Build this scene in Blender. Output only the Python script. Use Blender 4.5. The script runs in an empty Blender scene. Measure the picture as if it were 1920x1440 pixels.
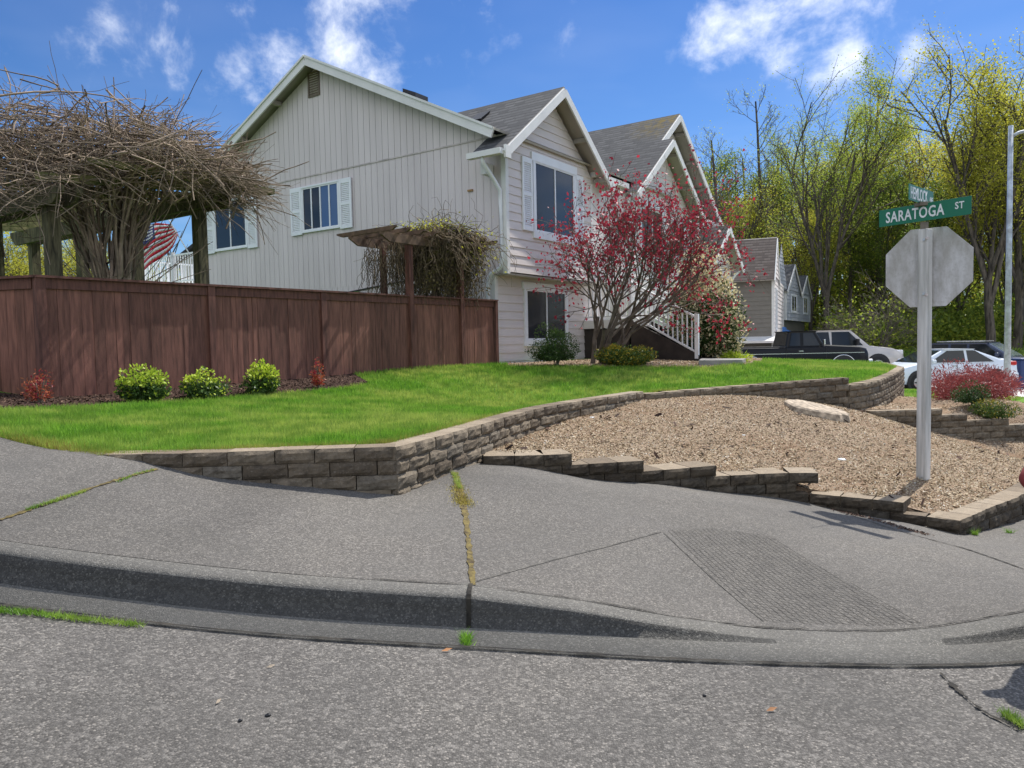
import bpy, math, random
import numpy as np
from mathutils import Vector, Matrix, Euler
from mathutils.geometry import delaunay_2d_cdt
R_ = math.radians
random.seed(7); rng = np.random.default_rng(7)
SC = bpy.context.scene
COL = SC.collection
# ---------------------------------------------------------------- camera
EYE = 1.3; FPX = 1400.0
cam = bpy.data.cameras.new('camera'); co = bpy.data.objects.new('camera', cam); COL.objects.link(co)
cam.sensor_width = 36; cam.lens = 36*FPX/1920; cam.clip_end = 2000; cam.clip_start = .05
co.location = (0, 0, EYE); co.rotation_euler = (R_(86.9), R_(1.2), 0)
SC.camera = co
CR = Euler((R_(86.9), R_(1.2), 0)).to_matrix()
def ray(px, py): return CR @ Vector(((px-960)/FPX, -(py-720)/FPX, -1))
def PY(px, py, Y): d = ray(px, py); return Vector((0, 0, EYE)) + d*(Y/d.y)
def PZ(px, py, z): d = ray(px, py); return Vector((0, 0, EYE)) + d*((z-EYE)/d.z)
# ---------------------------------------------------------------- light, sky
SUN_EL, SUN_AZ = 52.5, 45.0          # azimuth clockwise from +Y
SUN_STRENGTH, SKY_STRENGTH, EXPOSURE = 4.4, 0.15, 0.58
sd = Vector((math.sin(R_(SUN_AZ))*math.cos(R_(SUN_EL)), math.cos(R_(SUN_AZ))*math.cos(R_(SUN_EL)), math.sin(R_(SUN_EL))))
sun = bpy.data.lights.new('sun', 'SUN'); so = bpy.data.objects.new('sun', sun); COL.objects.link(so)
sun.energy = SUN_STRENGTH; sun.angle = R_(.53); sun.color = (1, .955, .89)
so.rotation_euler = sd.to_track_quat('Z', 'Y').to_euler(); so.location = (0, 0, 50)
w = bpy.data.worlds.new('World'); SC.world = w; w.use_nodes = True
nt = w.node_tree; nt.nodes.clear()
def N(t, ty, **k):
    n = t.nodes.new(ty)
    for a, b in k.items():
        if a.startswith('i_'):
            key = a[2:]; key = int(key) if key.isdigit() else key
            n.inputs[key].default_value = b
        else: setattr(n, a, b)
    return n
def LK(t, a, b): t.links.new(a, b)
def MATH(t, op, a, b=None, clamp=False):
    n = N(t, 'ShaderNodeMath', operation=op); n.use_clamp = clamp
    for i, x in enumerate((a, b)):
        if x is None: continue
        if isinstance(x, (int, float)): n.inputs[i].default_value = x
        else: LK(t, x, n.inputs[i])
    return n.outputs[0]
def MIXC(t, fac, a, b, blend='MIX'):
    n = N(t, 'ShaderNodeMix', data_type='RGBA', blend_type=blend)
    for i, x in ((0, fac), (6, a), (7, b)):
        if isinstance(x, (int, float)): n.inputs[i].default_value = x
        elif isinstance(x, tuple): n.inputs[i].default_value = tuple(x)+((1,) if len(x) == 3 else ())
        else: LK(t, x, n.inputs[i])
    return n.outputs[2]
def RAMP(t, fac, stops):
    n = N(t, 'ShaderNodeValToRGB'); e = n.color_ramp.elements
    while len(e) < len(stops): e.new(.5)
    for q, (p, c) in zip(e, stops):
        q.position = p; q.color = tuple(c)+(1,) if len(c) == 3 else c
    LK(t, fac, n.inputs[0]); return n.outputs[0]
def MAPR(t, v, a, b, c=0, d=1, smooth=False):
    n = N(t, 'ShaderNodeMapRange', i_1=a, i_2=b, i_3=c, i_4=d)
    if smooth: n.interpolation_type = 'SMOOTHSTEP'
    LK(t, v, n.inputs[0]); return n.outputs[0]
sky = N(nt, 'ShaderNodeTexSky', sky_type='NISHITA', sun_disc=False, sun_elevation=R_(SUN_EL), sun_rotation=R_(SUN_AZ), air_density=.95, dust_density=.25, ozone_density=2.6, altitude=100)
tc = N(nt, 'ShaderNodeTexCoord'); gen = tc.outputs['Generated']
# clouds: soft noise in a plane overhead, kept to the parts of the sky where clouds are seen; unseen ones added for fill light
mp = N(nt, 'ShaderNodeSeparateXYZ'); LK(nt, gen, mp.inputs[0])
zc = MATH(nt, 'MAXIMUM', mp.outputs[2], .06)
cx = N(nt, 'ShaderNodeCombineXYZ'); LK(nt, MATH(nt, 'DIVIDE', mp.outputs[0], zc), cx.inputs[0]); LK(nt, MATH(nt, 'DIVIDE', mp.outputs[1], zc), cx.inputs[1])
n1 = N(nt, 'ShaderNodeTexNoise', i_Scale=11.0, i_Detail=9.0, i_Roughness=.62, i_Distortion=.25); LK(nt, gen, n1.inputs['Vector'])
n2 = N(nt, 'ShaderNodeTexNoise', i_Scale=1.1, i_Detail=3.0); LK(nt, cx.outputs[0], n2.inputs['Vector'])
blobs = [(655, 25, .06, 1), (650, 85, .055, 1), (690, 140, .06, 1), (540, 130, .06, .8), (430, 135, .05, .8), (350, 110, .045, .8), (170, 80, .055, .6), (20, 60, .04, .6), (215, 110, .04, .5), (620, 190, .05, .6),
         (1360, 55, .055, .9), (1430, 20, .06, .85), (1480, 85, .05, .85), (1560, 30, .07, .9), (1590, 115, .05, 1), (1540, 80, .04, .8), (1690, 105, .03, .8), (1430, 190, .03, .5), (340, 10, .03, .6), (455, 5, .03, .6), (960, 70, .03, .3), (1120, 10, .04, .4), (1900, 60, .05, .3),
         (-700, 200, .3, 1), (2900, 100, .35, 1.2), (700, -1300, .45, 1.9), (1900, -1900, .5, 1.9)]  # overhead pair lies out of view, added to whiten the ambient fill
back = [((-.3, -.8, .5), .7, 2.0), ((.7, -.6, .4), .6, 2.0), ((-.8, -.2, .6), .5, 1.9), ((-.1, -.2, .97), .4, 1.9)]  # unseen clouds added behind the camera and overhead to lift ambient light
acc = None
for d, r, k in [(ray(px, py).normalized(), r, k) for px, py, r, k in blobs]+[(Vector(d).normalized(), r, k) for d, r, k in back]:
    vm = N(nt, 'ShaderNodeVectorMath', operation='DISTANCE'); LK(nt, gen, vm.inputs[0]); vm.inputs[1].default_value = d
    m = MAPR(nt, vm.outputs['Value'], 0, r*1.5, k, 0, True)
    acc = m if acc is None else MATH(nt, 'MAXIMUM', acc, m)
cl = MATH(nt, 'MULTIPLY', MAPR(nt, MATH(nt, 'ADD', n1.outputs[0], MATH(nt, 'MULTIPLY', acc, .27)), .60, 1.0, 0, 1, True), MAPR(nt, acc, 0, .35))
cl2 = MATH(nt, 'MULTIPLY', MAPR(nt, n2.outputs[0], .45, .75), .05)
cl = MATH(nt, 'MINIMUM', MATH(nt, 'ADD', MATH(nt, 'MULTIPLY', cl, .95), cl2), 1.0)
hs = N(nt, 'ShaderNodeHueSaturation', i_Saturation=1.16, i_Value=1.0); LK(nt, sky.outputs[0], hs.inputs['Color'])
tint = RAMP(nt, mp.outputs[2], [(0, (.46, .53, .60)), (.15, (.40, .48, .58)), (.42, (.345, .435, .585)), (.60, (.8, .87, 1)), (1, (1.05, 1.05, 1.05))])
skyc = MIXC(nt, cl, MIXC(nt, 1.0, hs.outputs[0], tint, 'MULTIPLY'), (5.9, 6.1, 6.5))
bg = N(nt, 'ShaderNodeBackground', i_Strength=SKY_STRENGTH); LK(nt, skyc, bg.inputs[0])
ow = N(nt, 'ShaderNodeOutputWorld'); LK(nt, bg.outputs[0], ow.inputs[0])
SC.view_settings.view_transform = 'Standard'; SC.view_settings.look = 'None'; SC.view_settings.exposure = EXPOSURE; SC.view_settings.gamma = 1
SC.cycles.use_denoising = True
SC.cycles.max_bounces = 6; SC.cycles.transparent_max_bounces = 6; SC.cycles.transmission_bounces = 4
# ---------------------------------------------------------------- materials
MT = {}
def newmat(name):
    m = bpy.data.materials.new(name); m.use_nodes = True; t = m.node_tree; t.nodes.clear()
    o = N(t, 'ShaderNodeOutputMaterial'); p = N(t, 'ShaderNodeBsdfPrincipled'); LK(t, p.outputs[0], o.inputs[0]); MT[name] = m
    return m, t, p, o
def obj_co(t): return N(t, 'ShaderNodeTexCoord').outputs['Object']
def noise(t, vec, sc, det=4, rough=.55, dist=0):
    n = N(t, 'ShaderNodeTexNoise', i_Scale=sc, i_Detail=det, i_Roughness=rough, i_Distortion=dist); LK(t, vec, n.inputs['Vector']); return n.outputs[0]
def bump(t, p, h, strength=.3, dist=.01):
    b = N(t, 'ShaderNodeBump', i_Strength=strength, i_Distance=dist); LK(t, h, b.inputs['Height']); LK(t, b.outputs[0], p.inputs['Normal']); return b
def M(name, col, rough=.6, metal=0, spec=.4, var=.15, vs=3.0, bs=0, bst=.2, stretch=None, col2=None, coat=0, isl=0):
    """plain surface: base colour with soft noise variation, optional bump, optional per-piece variation"""
    m, t, p, o = newmat(name)
    v = obj_co(t)
    if stretch:
        mpn = N(t, 'ShaderNodeMapping'); mpn.inputs['Scale'].default_value = stretch; LK(t, v, mpn.inputs[0]); v = mpn.outputs[0]
    n = noise(t, v, vs, 6)
    c2 = col2 or tuple(max(0, x*(1-var*2)) for x in col); c1 = tuple(min(1, x*(1+var*.6)) for x in col)
    c = MIXC(t, MAPR(t, n, .35, .65), c2, c1)
    if isl:
        g = N(t, 'ShaderNodeNewGeometry'); c = MIXC(t, 1.0, c, RAMP(t, g.outputs['Random Per Island'], [(0, (1-isl,)*3), (1, (1+isl*.4,)*3)]), 'MULTIPLY')
    LK(t, c, p.inputs['Base Color'])
    p.inputs['Roughness'].default_value = rough; p.inputs['Metallic'].default_value = metal; p.inputs['Specular IOR Level'].default_value = spec; p.inputs['Coat Weight'].default_value = coat
    if bs: bump(t, p, noise(t, v, bs, 5), bst, .01)
    return m
def LEAF(name, ca, cb, trans=.35, rough=.5):
    m, t, p, o = newmat(name)
    g = N(t, 'ShaderNodeNewGeometry')
    oi = N(t, 'ShaderNodeObjectInfo')
    c = MIXC(t, g.outputs['Random Per Island'], ca, cb)
    c = MIXC(t, MAPR(t, noise(t, obj_co(t), .9, 3), .35, .65, 0, .35), c, cb)
    c = MIXC(t, 1.0, c, RAMP(t, oi.outputs['Random'], [(0, (.8, .85, .8)), (1, (1.15, 1.1, 1))]), 'MULTIPLY')
    LK(t, c, p.inputs['Base Color']); p.inputs['Roughness'].default_value = rough; p.inputs['Specular IOR Level'].default_value = .25
    tr = N(t, 'ShaderNodeBsdfTranslucent'); LK(t, c, tr.inputs[0])
    mx = N(t, 'ShaderNodeMixShader', i_0=trans); LK(t, p.outputs[0], mx.inputs[1]); LK(t, tr.outputs[0], mx.inputs[2]); LK(t, mx.outputs[0], o.inputs[0])
    return m
def AGG(name, lo, hi, tint, sc=95, stain=.25, bst=.5):
    """exposed aggregate: small stones of many greys set in cement"""
    m, t, p, o = newmat(name); v = obj_co(t)
    vo = N(t, 'ShaderNodeTexVoronoi', i_Scale=sc); LK(t, v, vo.inputs['Vector'])
    sp = N(t, 'ShaderNodeSeparateColor'); LK(t, vo.outputs['Color'], sp.inputs[0])
    v2 = N(t, 'ShaderNodeTexVoronoi', i_Scale=sc*.45); LK(t, v, v2.inputs['Vector'])
    s2 = N(t, 'ShaderNodeSeparateColor'); LK(t, v2.outputs['Color'], s2.inputs[0])
    a = RAMP(t, sp.outputs[0], [(0, tuple(lo*x for x in tint)), (.5, tuple((lo*.45+hi*.35)*x for x in tint)), (.86, tuple(hi*.72*x for x in tint)), (1, tuple(hi*1.25*x for x in (tint[0]*1.02, tint[1], tint[2]*.97)))])
    b = MIXC(t, MAPR(t, s2.outputs[0], .86, .96, 0, .5), a, tuple(hi*1.15*x for x in tint))
    edge = MAPR(t, vo.outputs['Distance'], .25, .8, 0, .45)
    c = MIXC(t, edge, b, tuple(lo*.9*x for x in tint))
    n = noise(t, v, 1.1, 7, .62, .4); nn = noise(t, v, 9, 5, .6)
    c = MIXC(t, MAPR(t, n, .38, .66, 0, stain), c, tuple(lo*1.3*x for x in (1.05, 1, .93)))
    c = MIXC(t, MAPR(t, nn, .5, .75, 0, .18), c, tuple(hi*.8*x for x in tint))
    n3 = noise(t, v, .42, 4, .5, .8); c = MIXC(t, 1.0, c, RAMP(t, n3, [(.3, (.80, .80, .80)), (.5, (1, 1, 1)), (.7, (1.16, 1.15, 1.13))]), 'MULTIPLY')
    LK(t, c, p.inputs['Base Color']); p.inputs['Roughness'].default_value = .88; p.inputs['Specular IOR Level'].default_value = .2
    h = MATH(t, 'ADD', MATH(t, 'MULTIPLY', vo.outputs['Distance'], -1), MATH(t, 'MULTIPLY', nn, .5)); bump(t, p, h, bst, .006)
    return m
AGG('sidewalk_concrete', .076, .225, (1.03, .955, .85), 165, .35)
AGG('road_surface', .060, .235, (1.03, .96, .865), 125, .4, .7)
AGG('kerb_face', .045, .135, (1.02, .98, .88), 140, .5, .5)  # darker than the kerb top: grime, with the face's shade painted in
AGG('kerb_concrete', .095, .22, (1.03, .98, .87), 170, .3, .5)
M('groove_dirt', (.105, .098, .083), .95, var=.4, vs=12)
M('joint_dirt', (.035, .03, .022), .95, var=.5, vs=12)
M('moss_yellow', (.42, .34, .05), .95, var=.3, vs=30, bs=80, bst=.8)
M('moss', (.13, .10, .03), .95, var=.5, vs=25, col2=(.05, .035, .015), bs=60, bst=.8)
M('siding_side', (.67, .60, .585), .75, var=.05, vs=2.2, bs=25, bst=.05, stretch=(1, 1, .12))
M('siding_front', (.70, .635, .60), .7, var=.04, vs=1.5, bs=18, bst=.12, stretch=(1, 1, 6))
M('groove', (.56, .50, .475), .9)
M('trim', (.74, .73, .70), .55, var=.04, vs=2)
M('white_trim', (.80, .81, .82), .45, var=.03, vs=2)
M('soffit', (.42, .385, .34), .8, var=.06, vs=2)
M('vent_brown', (.20, .16, .12), .8)
M('fence_wood', (.215, .092, .063), .8, var=.2, vs=4, bs=40, bst=.5, stretch=(6, 6, .7), isl=.35)
M('fence_trim', (.15, .062, .044), .8, var=.25, vs=4, bs=40, bst=.4, stretch=(5, 5, .7), isl=.2)
M('arbour_wood', (.17, .105, .068), .85, var=.3, vs=5, bs=40, bst=.5, isl=.3)
M('vine_dark', (.20, .145, .085), .9, var=.3, vs=6, isl=.6)
M('maple_bark', (.15, .115, .09), .85, var=.25, vs=8)
M('old_timber', (.12, .105, .055), .9, var=.35, vs=5, bs=50, bst=.6, stretch=(6, 6, .8), isl=.2)
M('mossy_timber', (.17, .15, .065), .95, var=.4, vs=6, col2=(.06, .075, .02), bs=30, bst=.8)
M('vine_bark', (.33, .25, .18), .9, var=.25, vs=5, isl=.6)
M('bark', (.125, .105, .08), .95, var=.35, vs=2.5, bs=9, bst=.8, stretch=(3, 3, .6), isl=.15)
M('bark_light', (.20, .17, .13), .9, var=.3, vs=5, isl=.3)
M('deck_dark', (.045, .034, .028), .7, var=.2)
M('post_grey', (.62, .60, .57), .85, var=.16, vs=2.0, bs=30, bst=.5, stretch=(9, 9, .6), col2=(.36, .35, .32))
M('galvanised', (.46, .51, .56), .5, metal=.35, var=.15, vs=6, col2=(.3, .32, .34))
M('black_plastic', (.02, .02, .022), .5)
M('rubber', (.018, .018, .018), .8)
M('alloy', (.5, .5, .5), .35, metal=.8)
M('chrome', (.72, .72, .72), .18, metal=1, var=.02)
M('paint_black', (.004, .004, .005), .35, spec=.25, coat=.1, var=.1)
M('paint_silver', (.52, .49, .46), .3, metal=.2, coat=.5, var=.03)
M('paint_white', (.66, .72, .80), .3, coat=.5, var=.02)
M('paint_navy', (.03, .045, .09), .25, coat=.6, var=.05)
M('bin_blue', (.02, .045, .14), .5, var=.1)
M('blue_paint', (.04, .14, .38), .6)
M('cedar', (.36, .17, .07), .8, var=.2, vs=4)
M('lamp_red', (.5, .015, .015), .25, coat=.5)
M('lamp_clear', (.75, .76, .78), .15, coat=.6)
M('neighbour_brown', (.20, .185, .16), .75, var=.04)
M('neighbour_grey', (.42, .44, .48), .75, var=.04)
M('cream_wall', (.62, .58, .48), .8)
M('concrete_light', (.52, .49, .46), .85, var=.12, vs=1.5, bs=30, bst=.1)
M('concrete_slab', (.25, .24, .225), .85, var=.12, vs=4)
M('brass_bug', (.35, .2, .08), .6)
M('skin', (.55, .33, .24), .55); M('shirt_red', (.25, .04, .035), .8); M('jeans', (.05, .07, .13), .9); M('hair', (.05, .03, .02), .7)
M('stump_wood', (.42, .34, .25), .9, var=.3, vs=14, bs=50, bst=.6)
M('soil', (.06, .045, .035), .95, var=.4, vs=8, bs=50, bst=.8)
M('forest_floor', (.06, .075, .025), .95, var=.4, vs=1.5)
m, t, p, o = newmat('glass_dark')      # window pane with the blinds behind it
v = obj_co(t); sx = N(t, 'ShaderNodeSeparateXYZ'); LK(t, v, sx.inputs[0])
st = MATH(t, 'FRACT', MATH(t, 'MULTIPLY', sx.outputs[2], 28.0)); c = MIXC(t, .5, (.028, .03, .036), (.036, .039, .045))
c = MIXC(t, MAPR(t, noise(t, v, 2.2, 3), .4, .6, 0, .6), c, (.03, .032, .038)); LK(t, c, p.inputs['Base Color'])
p.inputs['Roughness'].default_value = .08; p.inputs['Specular IOR Level'].default_value = .35; bump(t, p, noise(t, v, 1.4, 2), .03, .02)
m, t, p, o = newmat('glass_plain')
p.inputs['Base Color'].default_value = (.014, .016, .02, 1); p.inputs['Roughness'].default_value = .04; p.inputs['Specular IOR Level'].default_value = .5
bump(t, p, noise(t, obj_co(t), 1.6, 2), .03, .02)
m, t, p, o = newmat('glass_blue')
p.inputs['Base Color'].default_value = (.05, .10, .22, 1); p.inputs['Roughness'].default_value = .06; p.inputs['Specular IOR Level'].default_value = .8
m, t, p, o = newmat('car_glass')
p.inputs['Base Color'].default_value = (.012, .015, .017, 1); p.inputs['Roughness'].default_value = .05; p.inputs['Specular IOR Level'].default_value = .5
m, t, p, o = newmat('windshield_glare')
p.inputs['Base Color'].default_value = (.25, .32, .36, 1); p.inputs['Roughness'].default_value = .12; p.inputs['Metallic'].default_value = .6
# shingles in roof UVs
def SHINGLE(name, lo, hi, lichen=0):
    m, t, p, o = newmat(name); uv = N(t, 'ShaderNodeTexCoord').outputs['UV']
    def brick(sx_, sy_, off):
        b = N(t, 'ShaderNodeTexBrick', i_Scale=1.0); b.inputs['Brick Width'].default_value = sx_; b.inputs['Row Height'].default_value = sy_; b.inputs['Mortar Size'].default_value = .009; b.inputs['Mortar Smooth'].default_value = .3; b.offset = off
        b.inputs['Color1'].default_value = (0, 0, 0, 1); b.inputs['Color2'].default_value = (1, 1, 1, 1); b.inputs['Mortar'].default_value = (.0, .0, .0, 1); LK(t, uv, b.inputs['Vector']); return b
    b = brick(.28, .18, .37); n = noise(t, uv, 4.5, 5, .7)
    f = MATH(t, 'ADD', MATH(t, 'MULTIPLY', b.outputs['Color'], .55), MATH(t, 'MULTIPLY', n, .45))
    c = MIXC(t, f, lo, hi)
    sy = N(t, 'ShaderNodeSeparateXYZ'); LK(t, uv, sy.inputs[0])
    fr = MATH(t, 'FRACT', MATH(t, 'DIVIDE', sy.outputs[1], .18))
    wv = MATH(t, 'ADD', fr, MATH(t, 'MULTIPLY', MATH(t, 'SUBTRACT', b.outputs['Color'], .5), .22))
    c = MIXC(t, MAPR(t, wv, .78, .98, 0, .85), c, tuple(x*.28 for x in lo))
    if lichen:
        oc = obj_co(t); dd = N(t, 'ShaderNodeVectorMath', operation='DISTANCE'); LK(t, oc, dd.inputs[0]); dd.inputs[1].default_value = (9.9, .2, 8.5)
        c = MIXC(t, MATH(t, 'MULTIPLY', MAPR(t, dd.outputs['Value'], .2, 1.6, .9, 0), MAPR(t, noise(t, oc, 5, 5, .7), .42, .6)), c, (.17, .12, .02))
    LK(t, c, p.inputs['Base Color']); p.inputs['Roughness'].default_value = .9; p.inputs['Specular IOR Level'].default_value = .15
    bump(t, p, MATH(t, 'SUBTRACT', 1.0, fr), .6, .012)
SHINGLE('shingles', (.045, .046, .048), (.135, .135, .135), 1)
SHINGLE('shingles_brown', (.07, .055, .048), (.19, .16, .14))
# retaining wall blocks
def BLOCK(name, k, cols, moss):
    m, t, p, o = newmat(name); v = obj_co(t); g = N(t, 'ShaderNodeNewGeometry')
    c = RAMP(t, g.outputs['Random Per Island'], [(q, tuple(x*k for x in cc)) for q, cc in cols])
    c = MIXC(t, MAPR(t, noise(t, v, 14, 8, .7), .42, .62, 0, moss), c, tuple(x*k for x in (.075, .062, .048)))
    c = MIXC(t, MAPR(t, noise(t, v, 55, 4, .7), .55, .72, 0, .45), c, tuple(x*k for x in (.36, .31, .25)))
    LK(t, c, p.inputs['Base Color']); p.inputs['Roughness'].default_value = .92; p.inputs['Specular IOR Level'].default_value = .15; bump(t, p, noise(t, v, 45, 7, .75), .9, .012)
BC = [(0, (.125, .098, .07)), (.4, (.195, .155, .11)), (.75, (.265, .215, .155)), (1, (.18, .16, .13))]
BLOCK('wall_block', .85, BC, .65); BLOCK('wall_block_stained', .42, BC, .8); BLOCK('block_top', 1.25, BC, .3)  # face shade painted into the darker colours; tops moulded paler, low wall stained
# lawn soil, gravel, mulch
def GROUND(name, cols, sc, bst=.8, stain=None):
    m, t, p, o = newmat(name); v = obj_co(t)
    vo = N(t, 'ShaderNodeTexVoronoi', i_Scale=sc); LK(t, v, vo.inputs['Vector']); sp = N(t, 'ShaderNodeSeparateColor'); LK(t, vo.outputs['Color'], sp.inputs[0])
    k = len(cols)-1; c = RAMP(t, sp.outputs[0], [(i/k, cc) for i, cc in enumerate(cols)])
    if stain: c = MIXC(t, MAPR(t, noise(t, v, 1.3, 6, .6), .42, .62, 0, .6), c, stain)
    LK(t, c, p.inputs['Base Color']); p.inputs['Roughness'].default_value = .95; p.inputs['Specular IOR Level'].default_value = .1
    bump(t, p, vo.outputs['Distance'], bst, .015); return m
GROUND('lawn_base', [(.06, .13, .015), (.09, .2, .022), (.11, .24, .03)], 60, .6, (.14, .24, .035))
GROUND('gravel_base', [(.12, .085, .055), (.26, .19, .13), (.36, .28, .20), (.20, .14, .095)], 55, .9, (.20, .125, .075))
GROUND('mulch_base', [(.02, .012, .01), (.05, .03, .022), (.09, .055, .042)], 50)
def CHIP(name, stops, rough=.85):
    m, t, p, o = newmat(name); g = N(t, 'ShaderNodeNewGeometry')
    c = RAMP(t, g.outputs['Random Per Island'], stops)
    c = MIXC(t, MAPR(t, noise(t, obj_co(t), 1.6, 6, .65), .45, .62, 0, .45), c, tuple(x*.62 for x in stops[1][1]))
    LK(t, c, p.inputs['Base Color']); p.inputs['Roughness'].default_value = rough; p.inputs['Specular IOR Level'].default_value = .15
CHIP('gravel_chip', [(0, (.20, .13, .07)), (.22, (.345, .255, .155)), (.6, (.44, .345, .22)), (.88, (.51, .435, .31)), (1, (.60, .56, .48))])
CHIP('mulch_chip', [(0, (.02, .012, .01)), (.4, (.055, .033, .025)), (.85, (.11, .065, .045)), (1, (.2, .13, .09))])
def GRASS(name, a, b, dry):
    m, t, p, o = newmat(name); g = N(t, 'ShaderNodeNewGeometry'); v = obj_co(t)
    c = MIXC(t, g.outputs['Random Per Island'], a, b)
    c = MIXC(t, MAPR(t, noise(t, v, .9, 5, .6), .42, .60, 0, .8), c, dry)
    c = MIXC(t, MAPR(t, noise(t, v, 3.5, 4, .6), .45, .6, 0, .65), c, a)
    c = MIXC(t, MAPR(t, noise(t, v, 9, 3, .6), .55, .7, 0, .4), c, tuple(x*.5 for x in a))
    LK(t, c, p.inputs['Base Color']); p.inputs['Roughness'].default_value = .45; p.inputs['Specular IOR Level'].default_value = .3
    tr = N(t, 'ShaderNodeBsdfTranslucent'); LK(t, c, tr.inputs[0]); mx = N(t, 'ShaderNodeMixShader', i_0=.4); LK(t, p.outputs[0], mx.inputs[1]); LK(t, tr.outputs[0], mx.inputs[2]); LK(t, mx.outputs[0], o.inputs[0])
GRASS('grass', (.07, .185, .014), (.27, .50, .05), (.44, .49, .11))
GRASS('grass_dry', (.17, .22, .03), (.36, .33, .08), (.32, .25, .06))
LEAF('leaf_forest', (.23, .32, .05), (.42, .46, .07), .6)
LEAF('leaf_forest_dark', (.09, .16, .03), (.22, .29, .05), .55)
LEAF('leaf_yellow', (.36, .38, .05), (.55, .50, .07), .6)
LEAF('leaf_lime', (.30, .45, .035), (.52, .60, .07), .35)
LEAF('leaf_shrub_dark', (.02, .05, .015), (.05, .09, .02), .2)
LEAF('leaf_shrub_green', (.035, .075, .02), (.09, .15, .035), .25)
LEAF('leaf_red', (.15, .012, .03), (.42, .035, .065), .38)
LEAF('leaf_laceleaf', (.13, .028, .03), (.34, .085, .085), .3)
LEAF('leaf_nandina', (.32, .05, .03), (.45, .16, .07), .3)
LEAF('leaf_gold', (.10, .13, .02), (.42, .30, .03), .3)
LEAF('dry_leaf', (.06, .045, .02), (.17, .13, .055), .2)
LEAF('blossom_cream', (.50, .44, .28), (.66, .60, .42), .3)
LEAF('blossom_pink', (.35, .16, .10), (.55, .3, .2), .3)
LEAF('leaf_blossom_bg', (.28, .33, .09), (.55, .56, .22), .4)
LEAF('leaf_fern', (.04, .10, .02), (.09, .19, .04), .3)
m, t, p, o = newmat('sign_green'); p.inputs['Base Color'].default_value = (.005, .145, .075, 1); p.inputs['Roughness'].default_value = .45
M('sign_white', (.75, .77, .76), .5, var=.03)
m, t, p, o = newmat('sign_back'); v = obj_co(t)
mpn = N(t, 'ShaderNodeMapping'); mpn.inputs['Scale'].default_value = (5, 5, 1.8); LK(t, v, mpn.inputs[0])
c = MIXC(t, MAPR(t, noise(t, mpn.outputs[0], 1.6, 7, .65), .38, .64), (.38, .36, .33), (.60, .585, .58)); c = MIXC(t, MAPR(t, noise(t, v, 30, 6, .7), .5, .7, 0, .55), c, (.33, .31, .27))
LK(t, c, p.inputs['Base Color']); p.inputs['Roughness'].default_value = .7; p.inputs['Metallic'].default_value = .1
m, t, p, o = newmat('flag_red'); p.inputs['Base Color'].default_value = (.55, .01, .03, 1)
m, t, p, o = newmat('flag_white'); p.inputs['Base Color'].default_value = (.8, .8, .8, 1)
m, t, p, o = newmat('flag_blue'); p.inputs['Base Color'].default_value = (.02, .03, .16, 1)
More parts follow.
